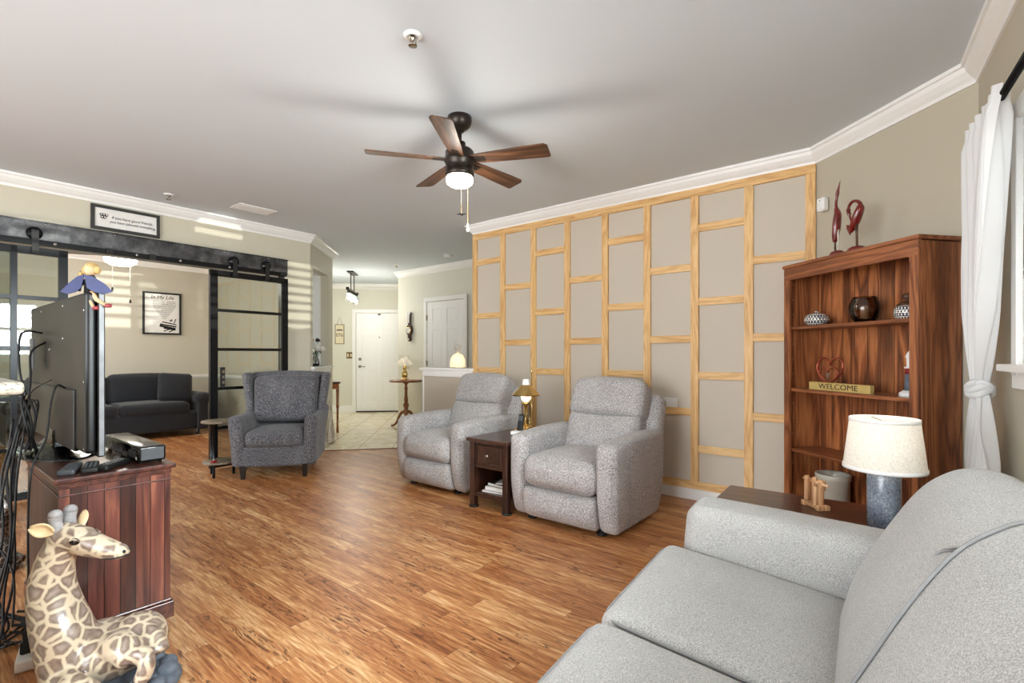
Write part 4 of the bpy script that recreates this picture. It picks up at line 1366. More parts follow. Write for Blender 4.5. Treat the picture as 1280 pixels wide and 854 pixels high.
lh = thing('lighthouse_figurine', 'little white and red lighthouse figurine at the shelf end behind stile', 'figurine', BP(.135, -.11, SH[1]))
mb = MB(); mb.lathe([(.0, 0), (.05, 0), (.048, .02), (.03, .034), (0, .036)], seg=20); mb.done('rock_base', 'white_plastic', lh)
mb = MB(); mb.lathe([(.026, .03), (.022, .12)], seg=18); mb.done('tower', 'stone_grey', lh)
mb = MB(); mb.lathe([(.023, .12), (.021, .15)], seg=18); mb.done('red_band', 'red_cloth', lh)
mb = MB(); mb.lathe([(.021, .15), (.026, .152), (.026, .158), (.015, .16), (.017, .205), (.022, .21), (.012, .235), (.003, .245), (.003, .26), (0, .26)], seg=18); mb.done('lantern', 'white_plastic', lh)
ck = thing('stoneware_crock', 'pale stoneware crock on the bottom shelf behind the wooden toy', 'crock', BP(.66, -.14, SH[3]))
mb = MB(); mb.lathe([(0, 0), (.085, 0), (.092, .01), (.092, .27), (.098, .275), (.099, .305), (.094, .31), (.086, .305), (.084, .27), (.084, .02), (0, .02)], seg=32, cap=False); mb.done('pot', 'crock_glaze', ck)
ir = thing('flat_iron', 'antique black flat iron standing on its heel on bottom shelf', 'iron', BP(.40, -.12, SH[3]), BA)
mb = MB()
P = [(-.055, 0), (-.056, .06), (-.045, .12), (-.02, .17), (0, .185), (.02, .17), (.045, .12), (.056, .06), (.055, 0)]
mb.M = Matrix.Translation((0, .02, 0)) @ Matrix.Rotation(PI/2, 4, 'X')
mb.prism(P, 0, .028); mb.done('sole', 'black_gloss', ir, bevel=.004)
mb = MB(); mb.tube(catmull([(0, .02, .04), (0, .06, .05), (0, .075, .085), (0, .06, .125), (0, .02, .135)], 4), .009, 8); mb.done('handle', 'black_matte', ir)

# ------------------------------------------------------------------ small table at the sofa's far end, its lamp and toy
st = thing('side_table', 'low dark wood side table at the arm end of the grey sofa', 'side table', (2.270, .33, 0), SA*.5)
SX, SY, SZ = .47, .68, .56
mb = MB(); mb.box((0, 0, SZ-.014), (SX, SY, .028)); mb.done('tabletop', 'dark_end_table', st, bevel=.004)
mb = MB()
for x in (-SX/2+.05, SX/2-.05): mb.box((x, 0, SZ-.065), (.02, SY-.1, .07))
for y in (-SY/2+.05, SY/2-.05): mb.box((0, y, SZ-.065), (SX-.1, .02, .07))
mb.done('apron', 'dark_end_table', st)
for x in (-SX/2+.05, SX/2-.05):
    for y in (-SY/2+.05, SY/2-.05):
        mb = MB(); mb.box((x, y, (SZ-.03)/2), (.045, .045, SZ-.03)); mb.done('leg', 'espresso', st, bevel=.003)
mb = MB(); mb.box((0, 0, .14), (SX-.09, SY-.09, .02)); mb.done('lower_shelf', 'dark_end_table', st, bevel=.002)

tl = thing('ceramic_lamp', 'table lamp with blue-grey ceramic cylinder and linen shade behind sofa arm', 'table lamp', (2.215, .085, SZ))
mb = MB(); mb.lathe([(.045, 0), (.050, .004), (.051, .193), (.047, .201), (.046, .201)], seg=36); mb.done('base', 'blue_glaze', tl)
mb = MB(); mb.lathe([(.046, .200), (.046, .203), (.02, .206), (.016, .21), (.012, .23), (.012, .25)], seg=24); mb.done('neck', 'chrome', tl)
mb = MB(); mb.lathe([(.123, .214), (.103, .388)], seg=44, cap=False); sh_ = mb.done('lamp_shade', 'shade_linen', tl)
mb = MB()
for (r_, z_) in ((.1235, .216), (.1035, .386)):
    mb = MB(); mb.lathe([(r_-.001, z_-.006), (r_+.0015, z_-.006), (r_+.001, z_+.006), (r_-.001, z_+.006)], seg=44, cap=False)
    mb.done('shade_trim', 'paper_white', sh_)
mb = MB()
for a in (.4, .4+2*PI/3, .4+4*PI/3): mb.tube([(0, 0, .38), (.102*math.cos(a), .102*math.sin(a), .384)], .002, 6)
mb.tube([(0, 0, .25), (0, 0, .38)], .004, 8)
mb.done('harp', 'nickel', tl)
mb = MB(); mb.ball((0, 0, .285), (.026, .026, .034), 14, 10); mb.done('bulb', 'bulb_warm', tl)
light('ceramic_lamp_bulb', 'POINT', (2.215, .085, SZ+.335), .5, (1, .90, .76), shadow_soft_size=.03)

ty = thing('wooden_toy', 'little pale wooden peg toy on the dark table behind sofa arm', 'toy', (2.335, .312, SZ), BA-.1)
ty.scale = (.84, .84, .88)
mb = MB(); mb.box((0, 0, .008), (.11, .035, .016)); mb.box((.05, 0, .012), (.026, .06, .024)).box((-.05, 0, .012), (.026, .06, .024)); mb.done('base', 'toy_wood', ty, bevel=.004)
mb = MB(); mb.M = Matrix.Translation((0, 0, .118)) @ Matrix.Rotation(PI/2, 4, 'Y'); mb.lathe([(.006, -.082), (.006, .082)], seg=12); mb.done('dowel', 'toy_wood', ty)
for x, y, z0, z1, t_ in ((.058, .0, .02, .135, .016), (.033, .01, .025, .13, .015), (.010, -.004, .008, .138, .014), (-.018, .008, .012, .10, .017), (-.04, .0, .012, .105, .016), (-.028, -.012, .085, .132, .03)):
    mb = MB(); mb.rbox((x, y, (z0+z1)/2), (t_, .024, z1-z0), .005, k=2, m=2); mb.done('slat', 'toy_wood', ty)

# ------------------------------------------------------------------ curtain, rod, blind
def WP(X, off, z): # point at OFF metres into the room from the window wall
    Y = -.246+.093*(X-3.357); return (X-.0926*off, Y+.9957*off, z)
WAng = math.atan2(.093, 1)
cr = thing('curtain_rod', 'black metal curtain rod above the window over the sofa', 'curtain rod', WP(1.5, .085, 2.10), WAng)
mb = MB(); mb.tube([(-1.4, 0, 0), (1.47, 0, 0)], .013, 12); mb.done('rod', 'black_metal', cr)
for x in (-1.4, 1.47):
    mb = MB(); mb.M = Matrix.Translation((x, 0, 0)) @ Matrix.Rotation(PI/2*(1 if x > 0 else -1), 4, 'Y'); mb.lathe([(.013, 0), (.018, .004), (.018, .012), (.012, .018), (.024, .03), (.026, .045), (.016, .06), (0, .064)], seg=16); mb.done('finial', 'black_metal', cr)
for x in (-1.25, 1.20):
    mb = MB(); mb.box((x, -.04, -.012), (.012, .085, .012)).box((x, -.08, -.02), (.03, .006, .08)); mb.done('bracket', 'black_metal', cr)

def curtain(X0, X1, zk, zbot, label, xk):
    """sheet gathered on the rod from X0 to X1, knotted at height zk round xk, flaring below"""
    ztop = 2.135
    c = thing('sheer_curtain', label, 'curtain', (0, 0, 0), 0)
    NP = 6
    def width(z):
        if z > zk:
            t = (z-zk)/(ztop-zk)
            return .05+(X1-X0-.05)*(math.sin(min(1, t*1.25)*PI/2)**.85)
        t = (zk-z)/(zk-zbot)
        return .05+.46*(math.sin(min(1, t*1.15)*PI/2)**.9)
    def fn(u, v):
        z = ztop+(zbot-ztop)*v
        wd = width(z)
        t = max(0, (z-zk)/(ztop-zk))
        xc = xk+((X0+X1)/2-xk)*min(1, t*1.1) if z > zk else xk-.015*(zk-z)
        X = xc+(u-.5)*wd
        amp = .028*min(1, wd/.3)+.006
        d = .09+amp*math.sin(u*NP*2*PI+1.3*math.sin(v*5))+.012*math.sin(u*NP*4.3*PI+v*3)
        if z > ztop-.05:
            d = .085+(d-.085)*.75
        return WP(X, max(.035, d), z)
    mb = MB(); mb.grid(fn, 150, 46)
    sh = mb.done('panel', 'sheer_white', c)
    mb = MB()
    for i in range(3):
        zz = zk+.018*(i-1)
        P = []
        for a in range(18):
            an = 2*PI*a/18
            p = WP(xk+.036*math.cos(an), .09+.036*math.sin(an), zz+.012*math.sin(an*2+i))
            P.append(p)
        mb.tube(P, .014, 8, closed=True)
    mb.done('knot', 'sheer_white', c)
    return c
plain('curtain_hem', (250, 250, 250), .8)
curtain(2.45, 2.95, 1.04, .02, 'sheer white curtain knotted at its middle beside the bookcase', 2.80)

bd = thing('window_blind', 'white slatted horizontal blind hanging in the window over the sofa', 'blind', (CORN[0], CORN[1], 0), wa)
mb = MB(); mb.box(((s0+s1)/2, .02, 2.035), (s1-s0-.02, .05, .04)); mb.done('head_rail', 'white_plastic', bd, bevel=.003)
mb = MB()
z = 2.0
while z > 1.27:
    sv = mb.M; mb.M = Matrix.Translation(((s0+s1)/2, .02, z)) @ Matrix.Rotation(.27, 4, 'X'); mb.box((0, 0, 0), (s1-s0-.03, .048, .003)); mb.M = sv
    z -= .046
mb.done('slats', 'blind_slat', bd)
mb = MB(); mb.box(((s0+s1)/2, .02, 1.25), (s1-s0-.03, .05, .022)); mb.done('bottom_rail', 'white_plastic', bd, bevel=.003)
for f in (.06, .3, .36, .64, .7, .94):
    x = s0+(s1-s0)*f
    mb = MB(); mb.box((x, -.006, 1.64), (.012, .001, .76)).box((x, .046, 1.64), (.012, .001, .76)); mb.done('ladder_tape', 'white_plastic', bd)
mb = MB(); mb.tube([(s0+.08, -.012, 2.02), (s0+.08, -.016, 1.45)], .004, 6); mb.done('tilt_wand', 'clear_glass', bd)
# ------------------------------------------------------------------ television stand
ts_ = thing('television_stand', 'reddish plank-sided television stand with shaped plinth beside the giraffe', 'tv stand', (.37, 2.52, 0))
FP = [(.02, .02), (.385, .02), (.385, 1.58), (.24, 1.58), (.02, .76)]           # footprint, back corner cut off
def inset(P, d):
    n = len(P); out = []
    for i in range(n):
        a, b, c = Vector(P[i-1]), Vector(P[i]), Vector(P[(i+1) % n])
        n1 = Vector(((b-a).y, -(b-a).x)).normalized(); n2 = Vector(((c-b).y, -(c-b).x)).normalized()
        k = (n1+n2); k = k/k.dot(n1)
        out.append(tuple(b - k*d))
    return out
mb = MB(); mb.prism(inset(FP, -.018), .683, .703); mb.done('top', 'cherry', ts_, bevel=.005)
mb = MB(); mb.prism(inset(FP, -.004), .66, .683); mb.prism(inset(FP, -.004), .630, .637); mb.done('top_moulding', 'cherry', ts_, bevel=.003)
mb = MB(); mb.box((.2025, .03, .38), (.365, .02, .57)); mb.done('end_panel', 'cherry_planks', ts_)
mb = MB(); mb.box((.03, .40, .38), (.018, .72, .57)); mb.done('back_panel', 'cherry_back', ts_)
d2, L2 = along((.02, .76), (.24, 1.58))
mb = MB(); mb.box((.14, 1.17, .38), (L2, .018, .57), math.atan2(d2.y, d2.x)); mb.done('angled_back_panel', 'cherry_back', ts_)
mb = MB(); mb.box((.31, 1.57, .38), (.145, .02, .57)); mb.done('far_end_panel', 'cherry', ts_)
for i in range(3):
    y0 = .06+.505*i
    mb = MB(); mb.box((.382, y0+.245, .37), (.02, .49, .52)); dd = mb.done('door', 'cherry', ts_, bevel=.003)
    mb = MB(); mb.ball((.40, y0+.45, .40), .012, 12, 8); mb.done('knob', 'antique_brass', dd)
mb = MB(); mb.prism(inset(FP, -.012), .03, .10); mb.prism(inset(FP, -.006), .10, .112); mb.done('plinth', 'cherry', ts_, bevel=.004)
for x, y in ((.06, .06), (.35, .06), (.35, 1.53), (.27, 1.53), (.05, .70)):
    mb = MB(); mb.lathe([(.028, 0), (.028, .012), (.02, .03), (.02, .035)], (x, y, 0), 14); mb.done('foot', 'chrome', ts_)

# television seen from behind
plain('edge_grey', (118, 120, 124), .4, 0, var=.3, scale=14)
plain('tv_black', (7, 7, 7), .42)
tv = thing('television', 'large flat television seen from behind on the reddish stand', 'television', (.520, 3.27, .703), PI/2+.012)
# local x runs along the set (near end -x), y positive is the back (-X in the room)
W2, TZ0, TZ1 = .622, .046, .752
mb = MB(); mb.box((0, -.012, (TZ0+TZ1)/2), (2*W2, .026, TZ1-TZ0)); mb.done('bezel', 'black_gloss', tv, bevel=.006)
mb = MB(); mb.box((0, -.0258, (TZ0+TZ1)/2+.01), (2*W2-.03, .002, TZ1-TZ0-.05)); mb.done('screen', 'black_gloss', tv)
mb = MB()
def tvb(x, y, z):
    return (x, y*(1-.45*max(0, z/.33)**2) if y > 0 else y, z)
mb.rbox((0, .018, (TZ0+TZ1)/2), (2*W2-.03, .04, TZ1-TZ0-.03), .016, k=3, m=4)
mb.done('back_cover', 'tv_black', tv)
mb = MB(); mb.rbox((.05, .036, .19), (1.0, .022, .27), .0105, k=3, m=4); mb.done('rear_housing', 'tv_black', tv)
mb = MB(); mb.box((-W2-.0015, -.012, (TZ0+TZ1)/2), (.004, .017, TZ1-TZ0-.012)); mb.done('edge_strip', 'edge_grey', tv, bevel=.001)
for (x, z) in ((-.585, .66), (-.585, .36), (-.585, .08), (-.2, .70), (.3, .70), (-.2, .55), (.1, .5)):
    mb = MB(); mb.M = Matrix.Translation((x, .038, z)) @ Matrix.Rotation(-PI/2, 4, 'X'); mb.lathe([(.006, 0), (.006, .002), (0, .003)], seg=10); mb.done('screw', 'steel_bolt', tv)
mb = MB(); mb.box((.28, .077, .48), (.10, .006, .16)); mb.done('port_panel', 'grey_plastic', tv)
mb = MB(); mb.box((.0, .03, .06), (.16, .05, .12)); mb.done('stand_neck', 'black_gloss', tv, bevel=.01)
mb = MB()
def base(u, v):
    a = 2*PI*u
    r = v
    return (.34*math.cos(a)*r, .03+.15*math.sin(a)*r, .004+.045*(1-r)**1.6 if r < 1 else .0)
mb.grid(base, 40, 8); mb.lathe([(1, 0), (1, .004)], (0, .03, 0), 40, sx=.34, sy=.15, cap=True)
mb.done('stand_base', 'black_gloss', tv)

# things on the stand
dv = thing('recorder_box', 'glossy black recorder box in front of the television on stand', 'set-top box', (.705, 2.875, .703), .0)
mb = MB(); mb.rbox((0, 0, .042), (.10, .56, .066), .008, k=2, m=2); mb.done('case', 'black_gloss', dv)
mb = MB(); mb.box((0, -.2805, .042), (.084, .002, .05)); mb.done('end_panel', 'grey_plastic', dv, bevel=.001)
mb = MB(); mb.box((-.0505, -.18, .036), (.002, .10, .03)); mb.done('port_block', 'grey_plastic', dv)
mb = MB(); mb.box((-.0505, .05, .036), (.002, .16, .03)); mb.done('port_block', 'grey_plastic', dv)
mb = MB(); mb.box((-.051, -.245, .024), (.002, .012, .012)); mb.done('sticker', 'paper_white', dv)
for x, y in ((-.035, -.25), (.035, -.25), (-.035, .25), (.035, .25)):
    mb = MB(); mb.lathe([(.008, 0), (.008, .011)], (x, y, 0), 10); mb.done('foot', 'rubber', dv)
hm = thing('cable_adapter', 'slim black adapter lying between remote controls and recorder box', 'adapter', (.612, 2.74, .703), 1.25)
mb = MB(); mb.rbox((0, 0, .011), (.13, .028, .022), .004, k=2, m=2); mb.done('case', 'black_matte', hm)
mb = MB(); mb.box((-.067, 0, .011), (.006, .014, .012)); mb.done('plug_tip', 'nickel', hm)
def remote(loc, rz, L_, label, mm):
    r = thing('remote_control', label, 'remote control', loc, rz, 'remote controls on the stand')
    mb = MB()
    def tp(x, y, z): return (x*(1-.12*(y/.09)) , y, z*(1 if z > 0 else 1))
    mb.rbox((0, 0, .0115), (.05, L_, .023), .008, k=2, m=3, warp=tp); mb.done('body', mm, r)
    mb = MB()
    for i in range(3):
        for j in range(7): mb.box((-.014+.014*i, -L_*.36+L_*.11*j, .0235), (.009, .008, .003))
    mb.done('keypad', 'grey_plastic', r)
remote((.445, 2.665, .703), -.35, .18, 'grey remote control nearest the back of the television stand', 'grey_plastic')
remote((.505, 2.645, .703), -.25, .18, 'middle one of three remote controls lying on the stand', 'black_matte')
remote((.575, 2.635, .703), -.75, .17, 'black remote control nearest the recorder box on the stand', 'black_matte')

# cloth fairy sitting on the corner of the set
fy = thing('fairy_doll', 'small blond fairy doll with blue wings perched on television top corner', 'doll', (.513, 2.70, 1.435), math.radians(-51))
mb = MB(); mb.tube([(.0, 0, .0), (.005, 0, .05), (.0, 0, .075)], [.022, .024, .014], 10); mb.tube([(-.012, 0, .06), (-.035, -.01, .035), (-.03, -.02, .01)], [.009, .008, .006], 8); mb.tube([(.012, 0, .06), (.038, -.01, .035), (.045, -.02, .01)], [.009, .008, .006], 8)
mb.done('dress', 'black_matte', fy)
mb = MB(); mb.ball((0, 0, .10), (.022, .022, .026), 14, 10); hdp = mb.done('head', 'tan_skin', fy)
mb = MB(); mb.ball((0, .006, .112), (.026, .024, .022), 14, 8); mb.ball((-.026, .004, .10), (.012, .012, .018), 10, 8); mb.ball((.026, .004, .10), (.012, .012, .018), 10, 8); mb.ball((-.043, .004, .085), (.01, .01, .012), 8, 6); mb.done('hair', 'blond_hair', fy)
for s in (-1, 1):
    mb = MB()
    P = [(0, -.03, .075), (s*.03, -.026, .07), (s*.075, -.02, .04), (s*.11, -.018, .006), (s*.075, -.022, -.004), (s*.04, -.026, .004), (s*.012, -.03, .02)]
    mb.add(P, [tuple(range(7))]); mb.done('wing', 'blue_cloth', fy, solid=.003)
for (pts) in ([(.004, -.01, .0), (.018, -.025, -.035), (.030, -.02, -.06)], [(.014, -.01, .004), (.045, -.02, -.028), (.078, -.015, -.05)]):
    mb = MB(); mb.tube(pts, [.011, .009, .006], 8); lg = mb.done('leg', 'tan_skin', fy)
    mb = MB(); e = pts[-1]; mb.rbox((e[0]+.009, e[1], e[2]-.002), (.026, .013, .016), .005, k=2, m=1); mb.done('shoe', 'red_cloth', lg)

# ------------------------------------------------------------------ reclining giraffe
plain('horn_grey', (150, 148, 150), .6, var=.25, scale=50)
plain('ear_cream', (216, 190, 150), .4, var=.12, scale=30)
gf = thing('giraffe_statue', 'resin statue of a resting giraffe on a stone-coloured base beside television stand', 'statue', (.43, 2.21, 0), math.radians(-51))
mb = MB()
# body, haunch, chest
mb.ball((-.02, .07, .115), (.15, .13, .10), 20, 14)
mb.ball((.075, .10, .135), (.095, .10, .095), 18, 12)
mb.ball((-.075, .0, .12), (.085, .09, .10), 18, 12)
neck = catmull([(-.075, .01, .09), (-.10, 0, .20), (-.128, -.002, .29), (-.142, -.004, .375), (-.133, -.004, .455), (-.108, -.004, .525)], 6)
mb.tube(neck, [.105-.0018*i if i < 12 else max(.052, .083-.0018*(i-12)) for i in range(len(neck))], 18, flat=.88)
# head: cranium tapering to the muzzle
mb.ball((-.092, -.004, .548), (.058, .050, .050), 18, 12)
hd_ = catmull([(-.10, -.004, .550), (-.06, -.004, .545), (-.01, -.004, .528), (.04, -.004, .512), (.085, -.004, .500), (.108, -.004, .497)], 5)
mb.tube(hd_, [.05-.00112*i for i in range(len(hd_))], 16, flat=1.02)
mb.ball((.102, -.004, .497), (.022, .023, .021), 14, 10)
mb.ball((-.045, -.03, .560), (.03, .016, .016), 12, 8); mb.ball((-.045, .022, .560), (.03, .016, .016), 12, 8)   # brow ridges
mb.tube([(-.05, -.004, .522), (.0, -.004, .503), (.05, -.004, .490), (.095, -.004, .484)], [.035, .026, .02, .015], 12)
# folded legs
mb.tube(catmull([(.03, .03, .14), (.10, .0, .165), (.15, -.02, .13)], 4), [.06, .058, .056, .054, .052, .050, .048, .046, .04], 14)
mb.tube(catmull([(.15, -.02, .135), (.185, -.02, .155), (.205, -.03, .12), (.19, -.04, .07)], 4), .026, 12)
mb.tube(catmull([(.09, .09, .16), (.16, .06, .17), (.20, .04, .12)], 4), .034, 12)
mb.tube(catmull([(-.06, -.04, .10), (.02, -.10, .10), (.08, -.10, .07), (.02, -.12, .045)], 4), .034, 12)
mb.tube(catmull([(-.09, -.03, .10), (-.06, -.10, .08), (.02, -.13, .05)], 4), .034, 12)
mb.done('body', 'giraffe_coat', gf, remesh=.0075, smooth_iter=5)
for s in (-1, 1):
    # cupped ears: the near one folds back beside the cheek, the far one stands up
    mb = MB()
    ex, ez, ry = (-.098, .575, .55) if s < 0 else (-.074, .566, 1.15)
    ln, wd = (.062, .026) if s < 0 else (.060, .020)
    ax = Vector((-math.cos(ry), s*.45, math.sin(ry))).normalized()
    sd = Vector((math.sin(ry), 0, math.cos(ry)))
    ot = Vector((0, s, 0))
    def earf(u, v):
        prof_ = math.sin(PI*min(1, v*.93+.03))**.75
        a_ = (u-.5)*2
        return Vector((ex, -.004+s*.042, ez)) + ax*(ln*v) + sd*(wd*a_*prof_) - ot*(.014*(1-a_*a_)*prof_) + ot*.012*v
    mb.grid(earf, 12, 10)
    ear = mb.done('ear', 'ear_cream', gf, solid=.006)
    mb = MB(); mb.tube(catmull([(-.100, -.004+s*.024, .575), (-.106, -.004+s*.027, .61), (-.104, -.004+s*.029, .632)], 3), [.019, .0185, .0185, .019, .02, .021, .02], 10); mb.ball((-.104, -.004+s*.029, .634), (.0205, .02, .017), 12, 8)
    mb.done('horn', 'horn_grey', gf)
    mb = MB(); mb.ball((-.03, -.004+s*.040, .546), (.017, .009, .012), 14, 10); mb.done('eye', 'black_gloss', gf)
    mb = MB(); mb.tube([(-.047, -.004+s*.044, .548), (-.03, -.004+s*.0475, .557), (-.012, -.004+s*.043, .550)], .0035, 6); mb.done('eyelid', 'giraffe_coat', gf)
    mb = MB(); mb.ball((.116, -.004+s*.012, .502), (.006, .005, .006), 10, 8); mb.done('nostril', 'ink', gf)
mb = MB(); mb.tube(catmull([(.055, -.031, .482), (.085, -.029, .482), (.112, -.02, .486), (.122, -.004, .487), (.112, .012, .486)], 4), .0025, 6); mb.done('mouth', 'black_matte', gf)
mb = MB()
mb.lathe([(0, 0), (.23, 0), (.24, .012), (.225, .032), (.0, .045)], (.02, .02, 0), 36, sx=1.0, sy=.82)
for (x, y, r_) in ((.17, -.07, .035), (.215, .0, .03), (.12, -.12, .03), (.20, .08, .035), (.17, .13, .03), (.10, .16, .03)):
    mb.ball((x, y, .035), (r_, r_*.9, r_*.8), 12, 8)
mb.done('rock_base', 'stone_grey', gf)
for (x, y) in ((.19, -.045), (.075, -.125)):
    mb = MB(); mb.tube([(x, y, .075), (x-.012, y-.006, .045)], [.024, .03], 12); mb.done('hoof', 'stone_grey', gf)

# black and silver spotted giraffe figure behind it
g2 = thing('spotted_giraffe_figurine', 'black and silver spotted giraffe figurine behind the hanging cables', 'figurine', (.335, 3.86, 0), math.radians(-51))
mb = MB()
mb.ball((-.03, 0, .12), (.105, .08, .115), 18, 12)
nk = catmull([(-.03, 0, .13), (-.01, 0, .22), (.012, 0, .31), (.015, 0, .36)], 5)
mb.tube(nk, [.075-.0025*i for i in range(len(nk))], 14)
mb.ball((.02, 0, .385), (.045, .035, .035), 14, 10)
mb.tube([(.02, 0, .38), (.08, 0, .355)], [.03, .018], 12)
mb.tube([(-.08, -.05, .10), (-.02, -.11, .05), (.05, -.11, .03)], [.04, .032, .025], 10)
mb.tube([(-.08, .05, .10), (-.02, .10, .05), (.05, .10, .03)], [.04, .032, .025], 10)
mb.lathe([(0, 0), (.11, 0), (.105, .02), (0, .03)], (-.02, 0, 0), 20)
mb.done('body', 'silver_coat', g2, remesh=.0085)
for s in (-1, 1):
    mb = MB(); mb.M = Matrix.Translation((-.01, s*.03, .40)) @ Matrix.Rotation(.5 if s < 0 else -.5, 4, 'X'); mb.ball((-.035, 0, .0), (.038, .01, .018), 12, 8); mb.done('ear', 'drift_wood', g2)
    mb = MB(); mb.tube([(.01, s*.015, .41), (.005, s*.016, .435)], [.007, .009], 8); mb.done('horn', 'black_matte', g2)

# ------------------------------------------------------------------ cables and power strip
ps = thing('power_strip', 'white power strip on the floor with black plugs behind giraffe', 'power strip', (.335, 2.73, 0), math.radians(78))
mb = MB(); mb.rbox((0, 0, .022), (.34, .06, .044), .008, k=2, m=3); mb.done('housing', 'white_plastic', ps)
for i in range(4):
    mb = MB(); mb.rbox((-.10+.066*i, 0, .066), (.042, .042, .046), .008, k=2, m=2); mb.tube(catmull([(-.10+.066*i, 0, .085), (-.10+.066*i, .012, .12), (-.09+.066*i, .05, .13)], 4), [.013, .012, .011, .009, .007, .006, .005, .005, .005], 8); mb.done('plug', 'rubber', ps)
mb = MB(); mb.box((.15, 0, .045), (.022, .016, .006)); mb.done('switch', 'ink_grey', ps, bevel=.001)
GC = 'black cables behind the television'
def cable(pts, r, label, m='rubber', n=6):
    mb = MB(); mb.tube(catmull(pts, n), r, 7); o = mb.done('cable', m); tag(o, label, 'cable', GC); return o
rnd = random.Random(11)
# coil hung from a hook on the back of the set
mb = MB()
for q in range(5):
    P = []
    ro = rnd.uniform(-.012, .012)
    for i in range(26):
        a = 2*PI*i/26
        P.append((.395+.012*math.sin(a*2+q)+.01*q-.025, 3.225+(.08+ro)*math.cos(a)+.01*q, .865+(.12+ro)*math.sin(a)-.006*q))
    mb.tube(P, .0045, 7, closed=True)
o = mb.done('cable_coil', 'rubber'); tag(o, 'looped coil of black cable hanging behind the television', 'cable', GC)
mb = MB(); mb.tube(catmull([(.49, 3.32, 1.06), (.42, 3.27, 1.02), (.385, 3.20, .99), (.37, 3.15, .975), (.375, 3.13, .995)], 4), .003, 6); o = mb.done('wire_hook', 'nickel'); tag(o, 'bent wire hook holding the cable coil at television back', 'hook')
cable([(.47, 3.50, 1.29), (.38, 3.36, 1.28), (.36, 3.26, 1.12), (.38, 3.23, .98)], .005, 'thick black cable arching from the television back down to the coil')
cable([(.47, 3.40, 1.24), (.41, 3.33, 1.19), (.40, 3.27, 1.08), (.39, 3.24, .97)], .005, 'shorter black cable dropping from the television back to the coil')
cable([(.487, 3.0, 1.02), (.45, 2.98, 1.04), (.425, 2.95, .96), (.40, 2.88, .82), (.345, 2.80, .70), (.335, 2.80, .45), (.335, 2.76, .12)], .004, 'single black cable hanging from television port across the stand edge')
k = 0
for (x0, y0, z0) in ((.36, 3.22, .84), (.37, 3.25, .80), (.35, 3.18, .86), (.365, 3.15, .83), (.34, 3.26, .88), (.335, 3.20, .80)):
    x1, y1 = .30+rnd.uniform(-.03, .03), 3.05+rnd.uniform(-.08, .1)
    pts = [(x0, y0, z0), (x0-.02+rnd.uniform(-.03, .01), y0+rnd.uniform(-.04, .04), .62), (x1, y1, .38), (x1-rnd.uniform(0, .05), y1-.05, .16), (.28+rnd.uniform(-.05, .05), 2.95+rnd.uniform(-.1, .1), .02), (.22+rnd.uniform(-.05, .08), 2.85, .006), (.27+.01*k, 2.78, .03)]
    cable(pts, .0048, 'black cable running from the hanging coil down to the power strip'); k += 1
cable([(.30, 3.30, .95), (.20, 3.27, .80), (.17, 3.20, .55), (.25, 3.10, .40), (.31, 2.98, .25), (.30, 2.9, .05)], .004, 'thin black cable swinging out wide to one side of the coil')
for q in range(4):
    cy, cx = 3.0+rnd.uniform(-.1, .12), .24+rnd.uniform(-.05, .04)
    P = [(cx+(.07+.01*q)*math.cos(a*.7)+rnd.uniform(-.012, .012), cy+(.10+.015*q)*math.sin(a*.7)+rnd.uniform(-.012, .012), .007+.01*q+.012*(i % 3)) for i, a in enumerate(range(12))]
    cable(P, .0045, 'black cable lying in loose loops on the floor by the strip')

# ------------------------------------------------------------------ bar counter end at the picture's edge
ct = thing('bar_counter', 'speckled granite bar top on white half wall beside the television', 'counter', (0, 0, 0))
mb = MB(); mb.rbox((-.125, 2.33, 1.085), (.70, .80, .036), .012, k=2, m=2); 
mb.done('granite_top', 'granite', ct)
mb = MB(); mb.box((-.18, 2.42, .53), (.60, .66, 1.06)); mb.done('half_wall', 'cream_paint', ct)
mb = MB(); mb.box((-.18, 2.085, .045), (.62, .012, .09)).box((.126, 2.42, .045), (.012, .66, .09)); mb.done('skirting', 'white_trim', ct)

# ------------------------------------------------------------------ little round table by the armchair
lt = thing('round_side_table', 'small two-tier round table with grey wood top beside tweed armchair', 'side table', (1.985, 5.28, 0), .6)
mb = MB(); mb.lathe([(0, .518), (.155, .518), (.16, .522), (.16, .534), (.155, .538), (0, .538)], seg=36); mb.done('tabletop', 'grey_wood_top', lt)
mb = MB(); mb.lathe([(0, .125), (.145, .125), (.15, .129), (.15, .141), (.145, .145), (0, .145)], seg=36); mb.done('lower_shelf', 'grey_wood_top', lt)
for i in range(3):
    a = math.radians(-135)-.6+i*2*PI/3
    mb = MB(); mb.tube([(.12*math.cos(a), .12*math.sin(a), 0), (.12*math.cos(a), .12*math.sin(a), .52)], .0125, 10); mb.done('leg', 'black_metal', lt)
rb = thing('trinket', 'tiny red trinket on the lower shelf of round side table', 'trinket', (1.90, 5.19, .146), .3)
mb = MB(); mb.rbox((0, 0, .012), (.05, .03, .024), .006, k=2, m=1); mb.done('body', 'red_cloth', rb)
mb = MB(); mb.lathe([(.011, .024), (.013, .03), (.006, .04), (0, .041)], seg=12); mb.done('cap', 'nickel', rb)

